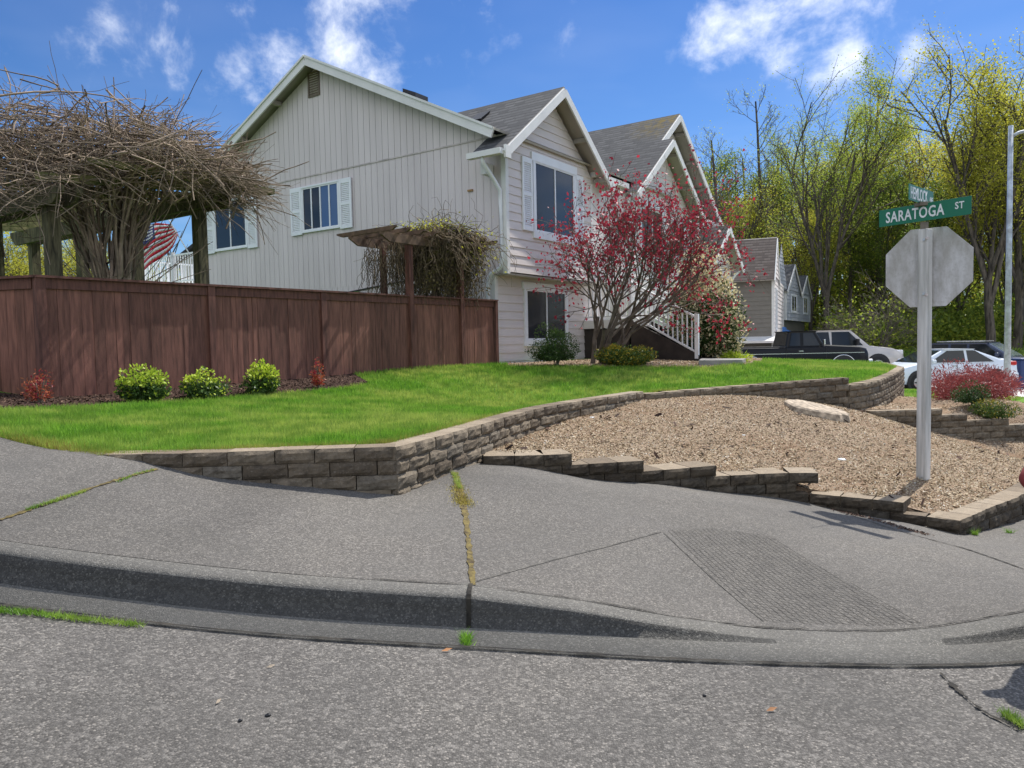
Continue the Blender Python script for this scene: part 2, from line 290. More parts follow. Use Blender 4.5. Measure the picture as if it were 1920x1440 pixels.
# ---------------------------------------------------------------- mesh builder
def link(name, me, parent=None, loc=None, rotz=0):
    o = bpy.data.objects.new(name, me); COL.objects.link(o)
    if parent: o.parent = parent
    if loc is not None: o.location = loc
    if rotz: o.rotation_euler = (0, 0, rotz)
    return o
def tag(o, label=None, cat=None, group=None, kind=None):
    if label: o['label'] = label
    if cat: o['category'] = cat
    if group: o['group'] = group
    if kind: o['kind'] = kind
    return o
def empty(name, loc=(0, 0, 0), rotz=0, label=None, cat=None, group=None):
    return tag(link(name, None, None, loc, rotz), label, cat, group)
class MB:
    def __init__(s): s.v = []; s.f = []; s.m = []
    def add(s, vs, fs, mi=0):
        n = len(s.v); s.v += [tuple(x) for x in vs]; s.f += [tuple(i+n for i in f) for f in fs]; s.m += [mi]*len(fs); return s
    def quad(s, a, b, c, d, mi=0): return s.add([a, b, c, d], [(0, 1, 2, 3)], mi)
    def poly(s, pts, mi=0): return s.add(pts, [tuple(range(len(pts)))], mi)
    def box(s, a, b, mi=0):
        x0, y0, z0 = (min(p, q) for p, q in zip(a, b)); x1, y1, z1 = (max(p, q) for p, q in zip(a, b))
        return s.add([(x0, y0, z0), (x1, y0, z0), (x1, y1, z0), (x0, y1, z0), (x0, y0, z1), (x1, y0, z1), (x1, y1, z1), (x0, y1, z1)],
                     [(0, 3, 2, 1), (4, 5, 6, 7), (0, 1, 5, 4), (1, 2, 6, 5), (2, 3, 7, 6), (3, 0, 4, 7)], mi)
    def beam(s, p, q, w_, h, up=(0, 0, 1), mi=0):
        p = Vector(p); q = Vector(q); d = (q-p).normalized(); up = Vector(up)
        x = d.cross(up); x = x.normalized() if x.length > 1e-5 else Vector((1, 0, 0)); y = x.cross(d).normalized()
        c = [(-1, -1), (1, -1), (1, 1), (-1, 1)]
        return s.add([e + x*(a*w_/2) + y*(b*h/2) for e in (p, q) for a, b in c], [(0, 1, 2, 3), (7, 6, 5, 4), (0, 4, 5, 1), (1, 5, 6, 2), (2, 6, 7, 3), (3, 7, 4, 0)], mi)
    def prism(s, pts, off, mi=0):
        n = len(pts); a = [Vector(x) for x in pts]; b = [x+Vector(off) for x in a]
        s.add(a+b, [tuple(range(n))[::-1], tuple(range(n, 2*n))]+[(i, (i+1) % n, n+(i+1) % n, n+i) for i in range(n)], mi); return s
    def tube(s, pts, rad, sides=8, mi=0, cap=True):
        pts = [Vector(x) for x in pts]; n = len(pts); rad = rad if isinstance(rad, (list, tuple)) else [rad]*n
        V = []; 
        for i, c in enumerate(pts):
            d = (pts[min(i+1, n-1)]-pts[max(i-1, 0)]).normalized(); x = d.cross(Vector((0, 0, 1))); x = x.normalized() if x.length > 1e-3 else Vector((1, 0, 0)); y = d.cross(x)
            V += [c+(x*math.cos(2*math.pi*k/sides)+y*math.sin(2*math.pi*k/sides))*rad[i] for k in range(sides)]
        F = [(i*sides+k, i*sides+(k+1) % sides, (i+1)*sides+(k+1) % sides, (i+1)*sides+k) for i in range(n-1) for k in range(sides)]
        if cap: F += [tuple(range(sides))[::-1], tuple(range((n-1)*sides, n*sides))]
        return s.add(V, F, mi)
    def build(s, name, mats, parent=None, smooth=False, bevel=0, loc=None, rotz=0):
        me = bpy.data.meshes.new(name); me.from_pydata(s.v, [], s.f)
        if isinstance(mats, str): mats = [mats]
        for q in mats: me.materials.append(MT[q])
        if len(mats) > 1: me.polygons.foreach_set('material_index', s.m)
        if smooth: me.polygons.foreach_set('use_smooth', [True]*len(s.f))
        me.update(); autouv(me)
        o = link(name, me, parent, loc, rotz)
        if bevel:
            b = o.modifiers.new('bevel', 'BEVEL'); b.width = bevel; b.segments = 2; b.limit_method = 'ANGLE'
        return o
def autouv(me):
    uvl = me.uv_layers.new(name='uv').data
    for p_ in me.polygons:
        n = p_.normal; t_ = n.cross(Vector((0, 0, 1))); t_ = t_.normalized() if t_.length > .02 else Vector((1, 0, 0)); b_ = n.cross(t_)
        if b_.z > 0: b_ = -b_
        for li in p_.loop_indices:
            c = me.vertices[me.loops[li].vertex_index].co; uvl[li].uv = (c.dot(t_), -c.dot(b_))
def npmesh(name, V, F, mats, parent=None, smooth=False, midx=None):
    """mesh straight from arrays; F is (n,k)"""
    me = bpy.data.meshes.new(name); V = np.asarray(V, np.float32); F = np.asarray(F, np.int32); n, k = F.shape
    me.vertices.add(len(V)); me.vertices.foreach_set('co', V.ravel()); me.loops.add(n*k); me.loops.foreach_set('vertex_index', F.ravel())
    me.polygons.add(n); me.polygons.foreach_set('loop_start', np.arange(n, dtype=np.int32)*k)
    if smooth: me.polygons.foreach_set('use_smooth', np.ones(n, bool))
    if isinstance(mats, str): mats = [mats]
    for q in mats: me.materials.append(MT[q])
    if midx is not None: me.polygons.foreach_set('material_index', np.asarray(midx, np.int32))
    me.update(calc_edges=True)
    return link(name, me, parent)
def nptubes(strands, sides=4):
    """strands: list of (pts (n,3), radii (n)) -> V, F"""
    Vs = []; Fs = []; base = 0; an = np.linspace(0, 2*np.pi, sides, endpoint=False)
    for pts, rad in strands:
        pts = np.asarray(pts, float); n = len(pts); d = np.gradient(pts, axis=0); d /= np.linalg.norm(d, axis=1)[:, None]+1e-9
        ref = np.array([0, 0, 1.0]) if abs(d[0, 2]) < .8 else np.array([1.0, 0, 0])
        x = np.cross(d, ref); x /= np.linalg.norm(x, axis=1)[:, None]+1e-9; y = np.cross(d, x)
        r = np.asarray(rad)[:, None, None]
        V = pts[:, None, :] + (x[:, None, :]*np.cos(an)[None, :, None] + y[:, None, :]*np.sin(an)[None, :, None])*r
        Vs.append(V.reshape(-1, 3)); i = np.arange(n-1)[:, None]*sides; k = np.arange(sides)[None, :]; k2 = (k+1) % sides
        Fs.append((np.stack([i+k, i+k2, i+sides+k2, i+sides+k], -1)).reshape(-1, 4)+base); base += n*sides
    return np.concatenate(Vs), np.concatenate(Fs)
def npleaves(cen, size, rg, aspect=.55, droop=0, norm=None, nb=.0):
    """one small folded-diamond leaf per centre"""
    n = len(cen); a = rg.normal(size=(n, 3)); 
    if norm is not None: a = a + norm*nb
    a[:, 2] -= droop; a /= np.linalg.norm(a, axis=1)[:, None]
    b = np.cross(a, rg.normal(size=(n, 3))); b /= np.linalg.norm(b, axis=1)[:, None]
    s = (size*rg.uniform(.6, 1.3, n))[:, None]
    V = np.stack([cen, cen+a*s*.5+b*s*aspect*.5, cen+a*s, cen+a*s*.5-b*s*aspect*.5], 1).reshape(-1, 3)
    return V, np.arange(n*4).reshape(-1, 4)
# ---------------------------------------------------------------- terrain helpers
class Field:
    """smooth height field through measured ground points"""
    def __init__(s, pts, lam=1e-3, e=.35):
        s.e = e
        P = np.array([tuple(p) for p in pts], float); s.x = P[:, :2]; n = len(P)
        K = s.k(np.linalg.norm(s.x[:, None]-s.x[None], axis=2)) - np.eye(n)*lam; A = np.zeros((n+3, n+3)); A[:n, :n] = K; A[:n, n] = 1; A[:n, n+1:] = s.x; A[n, :n] = 1; A[n+1:, :n] = s.x.T
        s.c = np.linalg.solve(A, np.r_[P[:, 2], 0, 0, 0])
    def k(s, r): return np.sqrt(r*r+s.e)*-1.0
    def __call__(s, X, Y):
        q = np.stack([np.atleast_1d(X), np.atleast_1d(Y)], -1).astype(float); n = len(s.x)
        out = np.empty(len(q))
        for i in range(0, len(q), 20000):
            b = q[i:i+20000]; out[i:i+20000] = s.k(np.linalg.norm(b[:, None]-s.x[None], axis=2)) @ s.c[:n] + s.c[n] + b @ s.c[n+1:]
        return out
    def at(s, x, y): return float(s(x, y)[0])
def inside(poly, P):
    x, y = P[:, 0], P[:, 1]; r = np.zeros(len(P), bool); n = len(poly)
    for i in range(n):
        x0, y0 = poly[i][:2]; x1, y1 = poly[(i+1) % n][:2]
        c = ((y0 > y) != (y1 > y)); xx = (x1-x0)*(y-y0)/((y1-y0) if y1 != y0 else 1e-9)+x0; r ^= c & (x < xx)
    return r
def region(name, poly, h, mat, step=.3, dz=0, kind='structure', zs=None):
    """sheet over a polygon in plan, draped on the height field"""
    P = []; n = len(poly)
    for i in range(n):
        a = np.array(poly[i][:2]); b = np.array(poly[(i+1) % n][:2]); k = max(1, int(np.linalg.norm(b-a)/step)); P += [a+(b-a)*j/k for j in range(k)]
    nb = len(P); A = np.array(P); gx = np.arange(A[:, 0].min(), A[:, 0].max(), step); gy = np.arange(A[:, 1].min(), A[:, 1].max(), step)
    G = np.stack(np.meshgrid(gx, gy), -1).reshape(-1, 2); G = G+rng.uniform(-.1, .1, G.shape)*step; G = G[inside(A, G)]
    allp = np.concatenate([A, G]); vs, es, fs, *_ = delaunay_2d_cdt([Vector(p) for p in allp], [], [list(range(nb))], 1, 1e-5)
    X = np.array([tuple(v_) for v_ in vs]); z = h(X[:, 0], X[:, 1])+dz
    me = bpy.data.meshes.new(name); me.from_pydata(np.c_[X, z].tolist(), [], [list(f) for f in fs]); me.materials.append(MT[mat]); me.polygons.foreach_set('use_smooth', [True]*len(me.polygons)); me.update()
    if me.polygons[0].normal.z < 0: me.flip_normals()
    o = link(name, me)
    if kind: o['kind'] = kind
    return o
def sample_poly(poly, n, rg, dens=None):
    A = np.array([p[:2] for p in poly]); lo = A.min(0); hi = A.max(0); out = []
    got = 0
    while got < n:
        q = rg.uniform(lo, hi, (n*2, 2)); q = q[inside(A, q)]
        if dens is not None: q = q[rg.uniform(size=len(q)) < dens(q)]
        out.append(q); got += len(q)
    return np.concatenate(out)[:n]
def blades(name, Q, z, hgt, wid, mat, rg, parent=None, lean=.35):
    n = len(Q); th = rg.uniform(0, 2*np.pi, n); d = np.stack([np.cos(th), np.sin(th), np.zeros(n)], 1); c = np.c_[Q, z]
    h = (hgt*rg.uniform(.55, 1.25, n))[:, None]; th2 = rg.uniform(0, 2*np.pi, n); ln = np.stack([np.cos(th2), np.sin(th2), np.zeros(n)], 1)*h*lean*rg.uniform(.2, 1.6, n)[:, None]
    V = np.stack([c-d*wid/2, c+d*wid/2, c+ln+np.array([0, 0, 1])*h], 1).reshape(-1, 3)
    return npmesh(name, V, np.arange(n*3).reshape(-1, 3), mat, parent)
def chips(name, Q, z, size, mat, rg, flat=.5, thin=.35):
    n = len(Q); c = np.c_[Q, z+size*.15]; a = rg.normal(size=(n, 3)); a[:, 2] *= flat; a /= np.linalg.norm(a, axis=1)[:, None]
    b = np.cross(a, np.array([0, 0, 1])+rg.normal(size=(n, 3))*.4); b /= np.linalg.norm(b, axis=1)[:, None]; s = (size*rg.uniform(.4, 1.3, n))[:, None]; t_ = s*thin*rg.uniform(.6, 1.6, n)[:, None]
    V = np.stack([c-a*s*.5-b*t_*.4, c+a*s*.4-b*t_*.5, c+a*s*.5+b*t_*.4, c-a*s*.4+b*t_*.5], 1).reshape(-1, 3)
    return npmesh(name, V, np.arange(n*4).reshape(-1, 4), mat)
# ================================================================ GROUND
def line(pix): return [PY(*p) for p in pix]
# foot of the kerb face (gutter line), left to right, px, py, depth
G0 = line([(0, 1095, 3.50), (200, 1120, 3.48), (440, 1148, 3.45), (660, 1166, 3.43), (880, 1177, 3.43), (1100, 1190, 3.41), (1280, 1202, 3.40), (1440, 1206, 3.40), (1600, 1211, 3.42), (1720, 1212, 3.45), (1920, 1204, 3.58)])
def extend(pts, l, r):
    return [pts[0]+Vector(l)] + pts + [pts[-1]+Vector(r)]
G0 = extend(G0, (-6, 1.2, .62), (5, 2.4, -.22))
KH = [.15, .15, .15, .15, .15, .148, .105, .05, .010, .004, .006, .055, .15]
def resample(pts, vals, n=90):
    P = np.array([tuple(p) for p in pts]); d = np.r_[0, np.cumsum(np.linalg.norm(np.diff(P, axis=0), axis=1))]; q = np.linspace(0, d[-1], n)
    out = np.stack([np.interp(q, d, P[:, i]) for i in range(3)], 1); k = np.ones(7)/7
    for i in range(3): out[3:-3, i] = np.convolve(out[:, i], k, 'valid')
    return out, np.interp(q, d, vals)
GL, GH = resample(G0, KH, 140)
T = np.gradient(GL[:, :2], axis=0); T /= np.linalg.norm(T, axis=1)[:, None]; NR = np.stack([-T[:, 1], T[:, 0]], 1)   # towards the pavement
def off(i, a, z): return (GL[i, 0]+NR[i, 0]*a, GL[i, 1]+NR[i, 1]*a, GL[i, 2]+z)
kb = MB(); prof_n = 8
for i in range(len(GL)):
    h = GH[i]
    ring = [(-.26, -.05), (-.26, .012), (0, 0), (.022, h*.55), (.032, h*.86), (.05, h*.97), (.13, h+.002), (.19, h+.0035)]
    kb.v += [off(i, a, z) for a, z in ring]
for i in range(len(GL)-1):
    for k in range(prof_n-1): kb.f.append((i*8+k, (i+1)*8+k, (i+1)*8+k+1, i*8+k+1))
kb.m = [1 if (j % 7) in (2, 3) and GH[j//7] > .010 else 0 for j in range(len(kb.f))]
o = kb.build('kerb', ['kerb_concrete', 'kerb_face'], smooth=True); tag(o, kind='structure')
SEAM = [off(i, -.26, .012) for i in range(len(GL))]; KBACK = [off(i, .150, GH[i]+.0045) for i in range(len(GL))]
# road
rp = [tuple(p) for p in SEAM[::6]] + [(p[0], p[1]-3, p[2]+.05) for p in SEAM[::14]] + [(x, -9, -x*.09+.1) for x in (-10, -4, 0, 4, 9)]
h_road = Field(rp)
region('road', [p[:2] for p in SEAM[::3]]+[SEAM[-1][:2], (14, -12), (-12, -12)], h_road, 'road_surface', .35, -.004)
# wall paths (outer top edge, px, py, depth)
W1 = line([(190, 853, 5.12), (380, 850, 5.06), (560, 843, 5.10), (742, 838, 5.17)])
W2 = line([(746, 838, 5.16), (780, 830, 5.38), (847, 812, 5.92), (900, 797, 6.46), (947, 783, 7.07), (1013, 765, 8.03), (1080, 753, 8.75), (1140, 744, 9.37), (1208, 734, 10.3)])
W3 = line([(1212, 739, 10.3), (1300, 731, 10.6), (1450, 719, 11.1), (1593, 708, 11.6)])
W4 = line([(1594, 722, 11.6), (1625, 718, 11.8), (1648, 713, 12.2), (1664, 707, 12.9), (1680, 700, 13.9), (1690, 693, 15.6), (1696, 688, 17.4)])
W4.append(W4[-1]+Vector((.9, 2.6, .02)))
c_ = .1
LW = [(905, 856, 6.35), (1000, 854, 6.32), (1092, 853, 6.42), (1207, 864, 6.55), (1340, 875, 6.8), (1430, 882, 6.88), (1513, 889, 6.92), (1600, 926, 6.7), (1690, 940, 6.45), (1750, 968, 6.3), (1800, 980, 6.15)]
LP = [PY(*p) for p in LW]
RL = line([(1800, 980, 6.15), (1860, 958, 6.6), (1920, 936, 7.1)]); RL += [RL[-1]+Vector((1.6, 1.5, -.03)), RL[-1]+Vector((3.0, 4.0, -.2))]
TW = line([(1632, 771, 11.55), (1719, 771, 11.6), (1800, 771, 11.7), (1920, 771, 11.9)]); TW.append(TW[-1]+Vector((3, .6, 0)))
# pavement surface
sp = [p for p in KBACK[::3]] + [PY(0, 820, 5.5), PY(95, 842, 5.3), PY(205, 857, 5.1), PY(380, 893, 5.05), PY(560, 912, 5.1), PY(735, 927, 5.17), PY(905, 868, 6.46), PY(993, 877, 6.32), PY(1100, 897, 6.45), PY(1217, 907, 6.55), PY(1340, 921, 6.8), PY(1487, 938, 6.9),
      PY(1600, 963, 6.7), PY(1680, 977, 6.45), PY(1797, 1003, 6.15), PY(1920, 997, 6.5)] + [(-7.5, 6.2, 1.12), (-10, 6.6, 1.4), (7, 7, -.55), (9, 12, -.75), (14, 16, -.9)]
h_walk = Field(sp)
lawn_edge_l = [(-10, 7.3), tuple(PY(-250, 790, 5.75)[:2]), tuple(PY(0, 820, 5.5)[:2]), tuple(PY(95, 842, 5.3)[:2]), tuple(PY(190, 855, 5.12)[:2])]
walk_poly = [p[:2] for p in KBACK[::2]]+[KBACK[-1][:2], (14, 14), (10.5, 14), (8.6, 12), tuple(RL[3][:2]), tuple((RL[2]+Vector((-.05, .08, 0)))[:2]), tuple((LP[-1]+Vector((-.02, .12, 0)))[:2])] + [tuple((p+Vector((-.02, .1, 0)))[:2]) for p in LP[::-1]][1:] + [tuple((W2[3]+Vector((-.1, .1, 0)))[:2]), tuple((W2[1]+Vector((-.08, .1, 0)))[:2]), tuple((W1[3]+Vector((-.05, .1, 0)))[:2])] + [tuple((p+Vector((0, .1, 0)))[:2]) for p in W1[::-1]][1:] + lawn_edge_l[::-1][1:]
region('pavement', walk_poly, h_walk, 'sidewalk_concrete', .2)
def strip(name, pts, wid, mat, field, dz=.005, jit=.0, kind='structure', n=60):
    P, wv = resample([Vector((p[0], p[1], 0)) for p in pts], [wid]*len(pts) if not isinstance(wid, list) else wid, n)
    t_ = np.gradient(P[:, :2], axis=0); t_ /= np.linalg.norm(t_, axis=1)[:, None]; nn = np.stack([-t_[:, 1], t_[:, 0]], 1); a = wv*(1+rng.normal(size=n)*jit)
    L = P[:, :2]+nn*(a/2)[:, None]+rng.normal(size=(n, 2))*jit*.004; Rr = P[:, :2]-nn*(a/2)[:, None]
    V = np.concatenate([np.c_[L, field(L[:, 0], L[:, 1])+dz], np.c_[Rr, field(Rr[:, 0], Rr[:, 1])+dz]]); i = np.arange(n-1)
    o = npmesh(name, V, np.stack([i, i+n, i+n+1, i+1], 1), mat)
    if kind: o['kind'] = kind
    return o
def walkpt(px, py):   # a pavement point seen at this pixel
    d = ray(px, py); t_ = 3.0
    for _ in range(60):
        p = Vector((0, 0, EYE))+d*t_; e = p.z-h_walk.at(p.x, p.y); t_ += e*2.2 if abs(e) < .5 else .3
    return Vector((0, 0, EYE))+d*t_
def roadpt(px, py):
    d = ray(px, py); t_ = 2.5
    for _ in range(60):
        p = Vector((0, 0, EYE))+d*t_; e = p.z-h_road.at(p.x, p.y); t_ += e*1.6
    return Vector((0, 0, EYE))+d*t_
JA = [walkpt(*p) for p in ((852, 886), (862, 920), (873, 965), (880, 1030), (887, 1098))]
strip('pavement_joint', JA, [.05, .055, .035, .03, .026], 'moss', h_walk, jit=.25, n=70)
strip('pavement_joint', [walkpt(*p) for p in ((0, 976), (130, 930), (295, 880))], .022, 'moss', h_walk, jit=.6)
strip('pavement_joint', [walkpt(*p) for p in ((1560, 955), (1650, 985), (1800, 1026), (1920, 1068))], .014, 'joint_dirt', h_walk, jit=.3)
strip('pavement_groove', [walkpt(*p) for p in ((890, 1092), (1060, 1045), (1240, 998))], .006, 'groove_dirt', h_walk)
strip('pavement_groove', [walkpt(*p) for p in ((1245, 1000), (1330, 1080), (1432, 1166))], .006, 'groove_dirt', h_walk)
strip('pavement_groove', [(p[0], p[1]+.012) for p in KBACK[66:118]], .005, 'groove_dirt', h_walk, jit=.5, n=120)
# the seam between gutter and road
P_ = [(p[0], p[1]-.002) for p in SEAM[20:125]]
strip('road_joint', P_, .016, 'joint_dirt', h_road, dz=.010, jit=.35, n=200)
strip('road_crack', [roadpt(*p) for p in ((1763, 1262), (1790, 1290), (1822, 1318), (1850, 1340), (1890, 1358), (1925, 1378))], [.01, .016, .008, .012, .01, .008], 'joint_dirt', h_road, dz=.004, jit=.7, n=40)
# kerb crack at the joint
kx = int(np.argmin(np.abs(GL[:, 0]-walkpt(880, 1110).x))); k_ = MB()
for q in (-.26, 0):
    pass
i = kx; s_ = .011
ringk = [(0.0, .002), (.018, GH[i]*.55), (.028, GH[i]*.87), (.045, GH[i]*.99), (.075, GH[i]+.006), (.17, GH[i]+.01)]
A_ = [Vector(off(i, a-.004, z)) for a, z in ringk]; tv = Vector((T[i, 0], T[i, 1], 0))
for j, (a, b) in enumerate(zip(A_, A_[1:])):
    k_.quad(a-tv*s_, a+tv*s_, b+tv*s_, b-tv*s_)
tag(k_.build('kerb_joint', 'joint_dirt'), kind='structure')
# textured ramp panel: diamond grooves pressed in the concrete
zone = [walkpt(*p) for p in ((1250, 993), (1340, 990), (1440, 1003), (1510, 1045), (1600, 1095), (1735, 1172), (1600, 1174), (1436, 1168), (1340, 1090))]
Z = [(p.x, p.y) for p in zone]; g_ = MB(); za = np.array(Z); ctr = za.mean(0)
ax = (np.array(Z[5])-np.array(Z[0])); ax /= np.linalg.norm(ax)
for sgn in (0.50, -0.50):
    d = np.array([ax[0]*math.cos(sgn)-ax[1]*math.sin(sgn), ax[0]*math.sin(sgn)+ax[1]*math.cos(sgn)]); nr = np.array([-d[1], d[0]])
    for k in range(-70, 70):
        a0 = ctr+nr*k*.036; tt = np.arange(-1.6, 1.6, .03); Q = a0+d*tt[:, None]; ins = inside(Z, Q)
        j = 0
        while j < len(tt):
            if not ins[j]: j += 1; continue
            e = j
            while e+1 < len(tt) and ins[e+1] and e-j < 4: e += 1
            if e > j:
                p0 = Q[j]; p1 = Q[e]; w_ = .003
                c4 = [p0-nr*w_/2, p1-nr*w_/2, p1+nr*w_/2, p0+nr*w_/2]; zz = h_walk(np.array(c4)[:, 0], np.array(c4)[:, 1])+.003
                g_.quad(*[(c[0], c[1], z) for c, z in zip(c4, zz)])
            j = e+1 if e == j else e
tag(g_.build('pavement_texture', 'groove_dirt'), kind='structure')
# ---- lawn
F0 = PY(84, 745, 9.2); F1 = PY(930, 683, 16.3)            # fence line
lp = [PY(0, 820, 5.5), PY(95, 842, 5.3)] + [p-Vector((0, 0, .015)) for p in W1+W2+W3+W4] + [F0, F1, PY(405, 722, 11.05), PY(617, 702, 12.9), PY(778, 688, 14.5), (-10, 8, 1.4), (-8.5, 7.2, 1.22), (-12, 12, 1.3), (1, 17.5, .85), (4, 20, .84), (6, 21, .8), (4.5, 14.5, .8), (8.5, 22, .62), PY(1640, 684, 19), PY(1400, 681, 19.5), (-5, 20, .85), (12, 26, .3)]
h_lawn = Field(lp)
def inn(path, d):
    P = np.array([tuple(p[:2]) for p in path]); t_ = np.gradient(P, axis=0); t_ /= np.linalg.norm(t_, axis=1)[:, None]; return [tuple(q) for q in P+np.stack([-t_[:, 1], t_[:, 0]], 1)*d]
edge_in = inn(W1, .17)[:-1] + [(W2[0].x-.12, W2[0].y+.2)] + inn(W2, .17)[1:] + inn(W3, .17)[1:] + inn(W4, .17)[1:]
lawn_poly = lawn_edge_l + edge_in[1:] + [(10.2, 21.5), (9.2, 23.5), (7, 27), (-2, 34), (-16, 30), (-18, 14)]
region('lawn_ground', lawn_poly, h_lawn, 'lawn_base', .45, -.01)
# mulch bed at the foot of the fence
fd = (F1-F0); fd.z = 0; fl = fd.length; fd.normalize(); fn = Vector((fd.y, -fd.x, 0))    # outward (towards the street)
def onlawn(px, py):
    d = ray(px, py); t_ = 6.0
    for _ in range(80):
        p = Vector((0, 0, EYE))+d*t_; e = p.z-h_lawn.at(p.x, p.y); t_ += max(-1, min(1, e*3))
    return Vector((0, 0, EYE))+d*t_
bed = [onlawn(*p) for p in ((-60, 772), (0, 768), (120, 764), (250, 757), (400, 748), (560, 735), (640, 727), (693, 718))] + [F0+fd*4.9+fn*.02, F0+fd*2-fn*.02, F0-fn*.05, Vector((-9.5, 9.0, 0)), Vector((-9.5, 8.2, 0))]
bed_poly = [(p.x, p.y) for p in bed]
region('mulch_bed', bed_poly, h_lawn, 'mulch_base', .25, .004, 'structure')
# house bed of wood chips
hb = [onlawn(*p) for p in ((950, 686), (1100, 687), (1240, 688), (1330, 688), (1410, 683))] + [Vector((7.4, 22, 0)), Vector((2, 19, 0)), Vector((-.1, 16.9, 0))]
hb_poly = [(p.x, p.y) for p in hb]
region('chip_bed', hb_poly, h_lawn, 'gravel_base', .4, .004)
# ---- gravel slope
LZ = [0, 0, 1, 2, 3, 3, 4.5, 5, 5, 6, 6]
gp = [Vector((p.x, p.y+.2, .5*(LP[0].z+LP[1].z)-c_*k-.012)) for p, k in zip(LP, LZ)] + [PY(947, 833, 7.07), PY(1013, 805, 8.03), PY(1140, 770, 9.37), PY(1212, 749, 10.3), PY(1360, 741, 10.75), PY(1500, 757, 10.4), PY(1620, 774, 10.9), PY(1719, 805, 11.0), PY(1813, 836, 11.0), PY(1920, 861, 11.0), (9.6, 11.2, -.62), (11, 12, -.75),
      PY(1500, 757, 9.9), PY(1731, 893, 7.35), PY(1560, 850, 8.2), PY(1350, 850, 7.7), PY(1200, 800, 8.4), PY(1440, 800, 8.9), PY(1620, 800, 9.6), PY(1850, 900, 7.8)] + [p-Vector((0, 0, .03)) for p in RL]
h_grav = Field(gp, e=.02)
GE = [tuple(p[:2]) for p in inn(LP, .17)][:-1] + [(LP[-1].x-.02, LP[-1].y+.24)] + [tuple(p[:2]) for p in inn(RL, .17)][1:]
grav_poly = GE + [(10.6, 12.1), (8.5, 12.05), (6.0, 11.75), (5.5, 11.75), (4.9, 11.9), (3.0, 11.2), (1.75, 10.5)] + [tuple((p+Vector((-.03, .06, 0)))[:2]) for p in W2[::-1]][1:6]
region('gravel_ground', grav_poly, h_grav, 'gravel_base', .22)
sk = MB(); ge, _z = resample([Vector((p[0], p[1], 0)) for p in GE], [0]*len(GE), 160); gz = h_grav(ge[:, 0], ge[:, 1])
for i in range(159): sk.quad((ge[i, 0], ge[i, 1]-.004, gz[i]+.004), (ge[i, 0], ge[i, 1]-.004, gz[i]-.5), (ge[i+1, 0], ge[i+1, 1]-.004, gz[i+1]-.5), (ge[i+1, 0], ge[i+1, 1]-.004, gz[i+1]+.004))
tag(sk.build('gravel_ground', 'gravel_base'), kind='structure')
def pts_on(poly, n, field, rg=rng, dens=None, dz=0):
    Q = sample_poly(poly, n, rg, dens); return Q, field(Q[:, 0], Q[:, 1])+dz
near = lambda Y0: (lambda q: np.clip((Y0/q[:, 1])**1.6, .08, 1))
Q, z = pts_on(grav_poly, 78000, h_grav, dens=near(6.8)); tag(chips('wood_chips', Q, z, .023, 'gravel_chip', rng), 'tan gravel and wood chips covering the sloping bed', 'gravel', kind='stuff')
Q, z = pts_on(grav_poly, 260, h_grav); tag(chips('bark_litter', Q, z+.008, .085, 'mulch_chip', rng, .25, .25), 'dark bark bits and twigs scattered over the gravel slope', 'bark', kind='stuff')
Q, z = pts_on(bed_poly, 9000, h_lawn); tag(chips('mulch', Q, z+.004, .035, 'mulch_chip', rng), 'dark bark mulch along the foot of the brown fence', 'mulch', kind='stuff')
Q, z = pts_on(hb_poly, 7000, h_lawn); tag(chips('bed_chips', Q, z+.004, .04, 'gravel_chip', rng), 'light wood chips in the bed along the house front', 'wood chips', kind='stuff')
# ---- terrace behind, street and far ground
terr = TW + [PY(1690, 745, 14), PY(1758, 760, 13), PY(1862, 794, 11.9), PY(1912, 800, 12), (5.9, 12.2, .16), (7.0, 17, .0), (10, 14, -.3), (12, 18, -.45), (8.5, 19, -.2)]
h_terr = Field([TW[0]+Vector((0, .1, .0)), TW[1]+Vector((0, .1, -.01)), (7.2, 11.9, -.06), (8.2, 12.05, -.2), (10.5, 12.4, -.4)] + terr[5:])
terr_poly = [(5.55, 11.75), (6.3, 11.75), (7.4, 11.85), (8.3, 12.0), (11, 12.5), (13, 14.5), (13, 19), (9.3, 19.5), tuple((W4[-1]+Vector((-.05, 0, 0)))[:2]), tuple((W4[5]+Vector((-.05, 0, 0)))[:2]), tuple((W4[3]+Vector((-.05, 0, 0)))[:2])]
region('terrace_ground', terr_poly, h_terr, 'gravel_base', .35)
Q, z = pts_on(terr_poly, 9000, h_terr, dens=near(12)); tag(chips('terrace_chips', Q, z, .035, 'gravel_chip', rng), 'tan wood chips on the terrace round the red maple', 'gravel', kind='stuff')
far = [(-60, -60, -1), (60, -60, -1.5), (0, -20, -.9), (0, 3, -.8), (-8, 3, -.3), (6, 6, -1.0), (-8, 7, .2), (5, 10, -.7), (9, 16, -.75), (9, 20, -.5), (14, 22, -.62), (14.5, 26.8, -.68), (11, 30, -.30), (13, 33.5, -.36), (20, 26, -.95), (20, 32, -.80), (16, 31, -.62), (14, 38, -.1), (22, 42, .3), (17, 44, .3), (30, 50, 1.0), (14, 60, 1.5), (40, 80, 3), (0, 60, .5), (-10, 35, .4), (-30, 30, .8), (-60, 60, 2), (-30, 0, 1.2), (60, 20, -1), (80, 120, 5), (-80, 140, 3), (0, 24, -.3), (-8, 20, .2), (5, 17, -.5)]
h_far = Field(far)
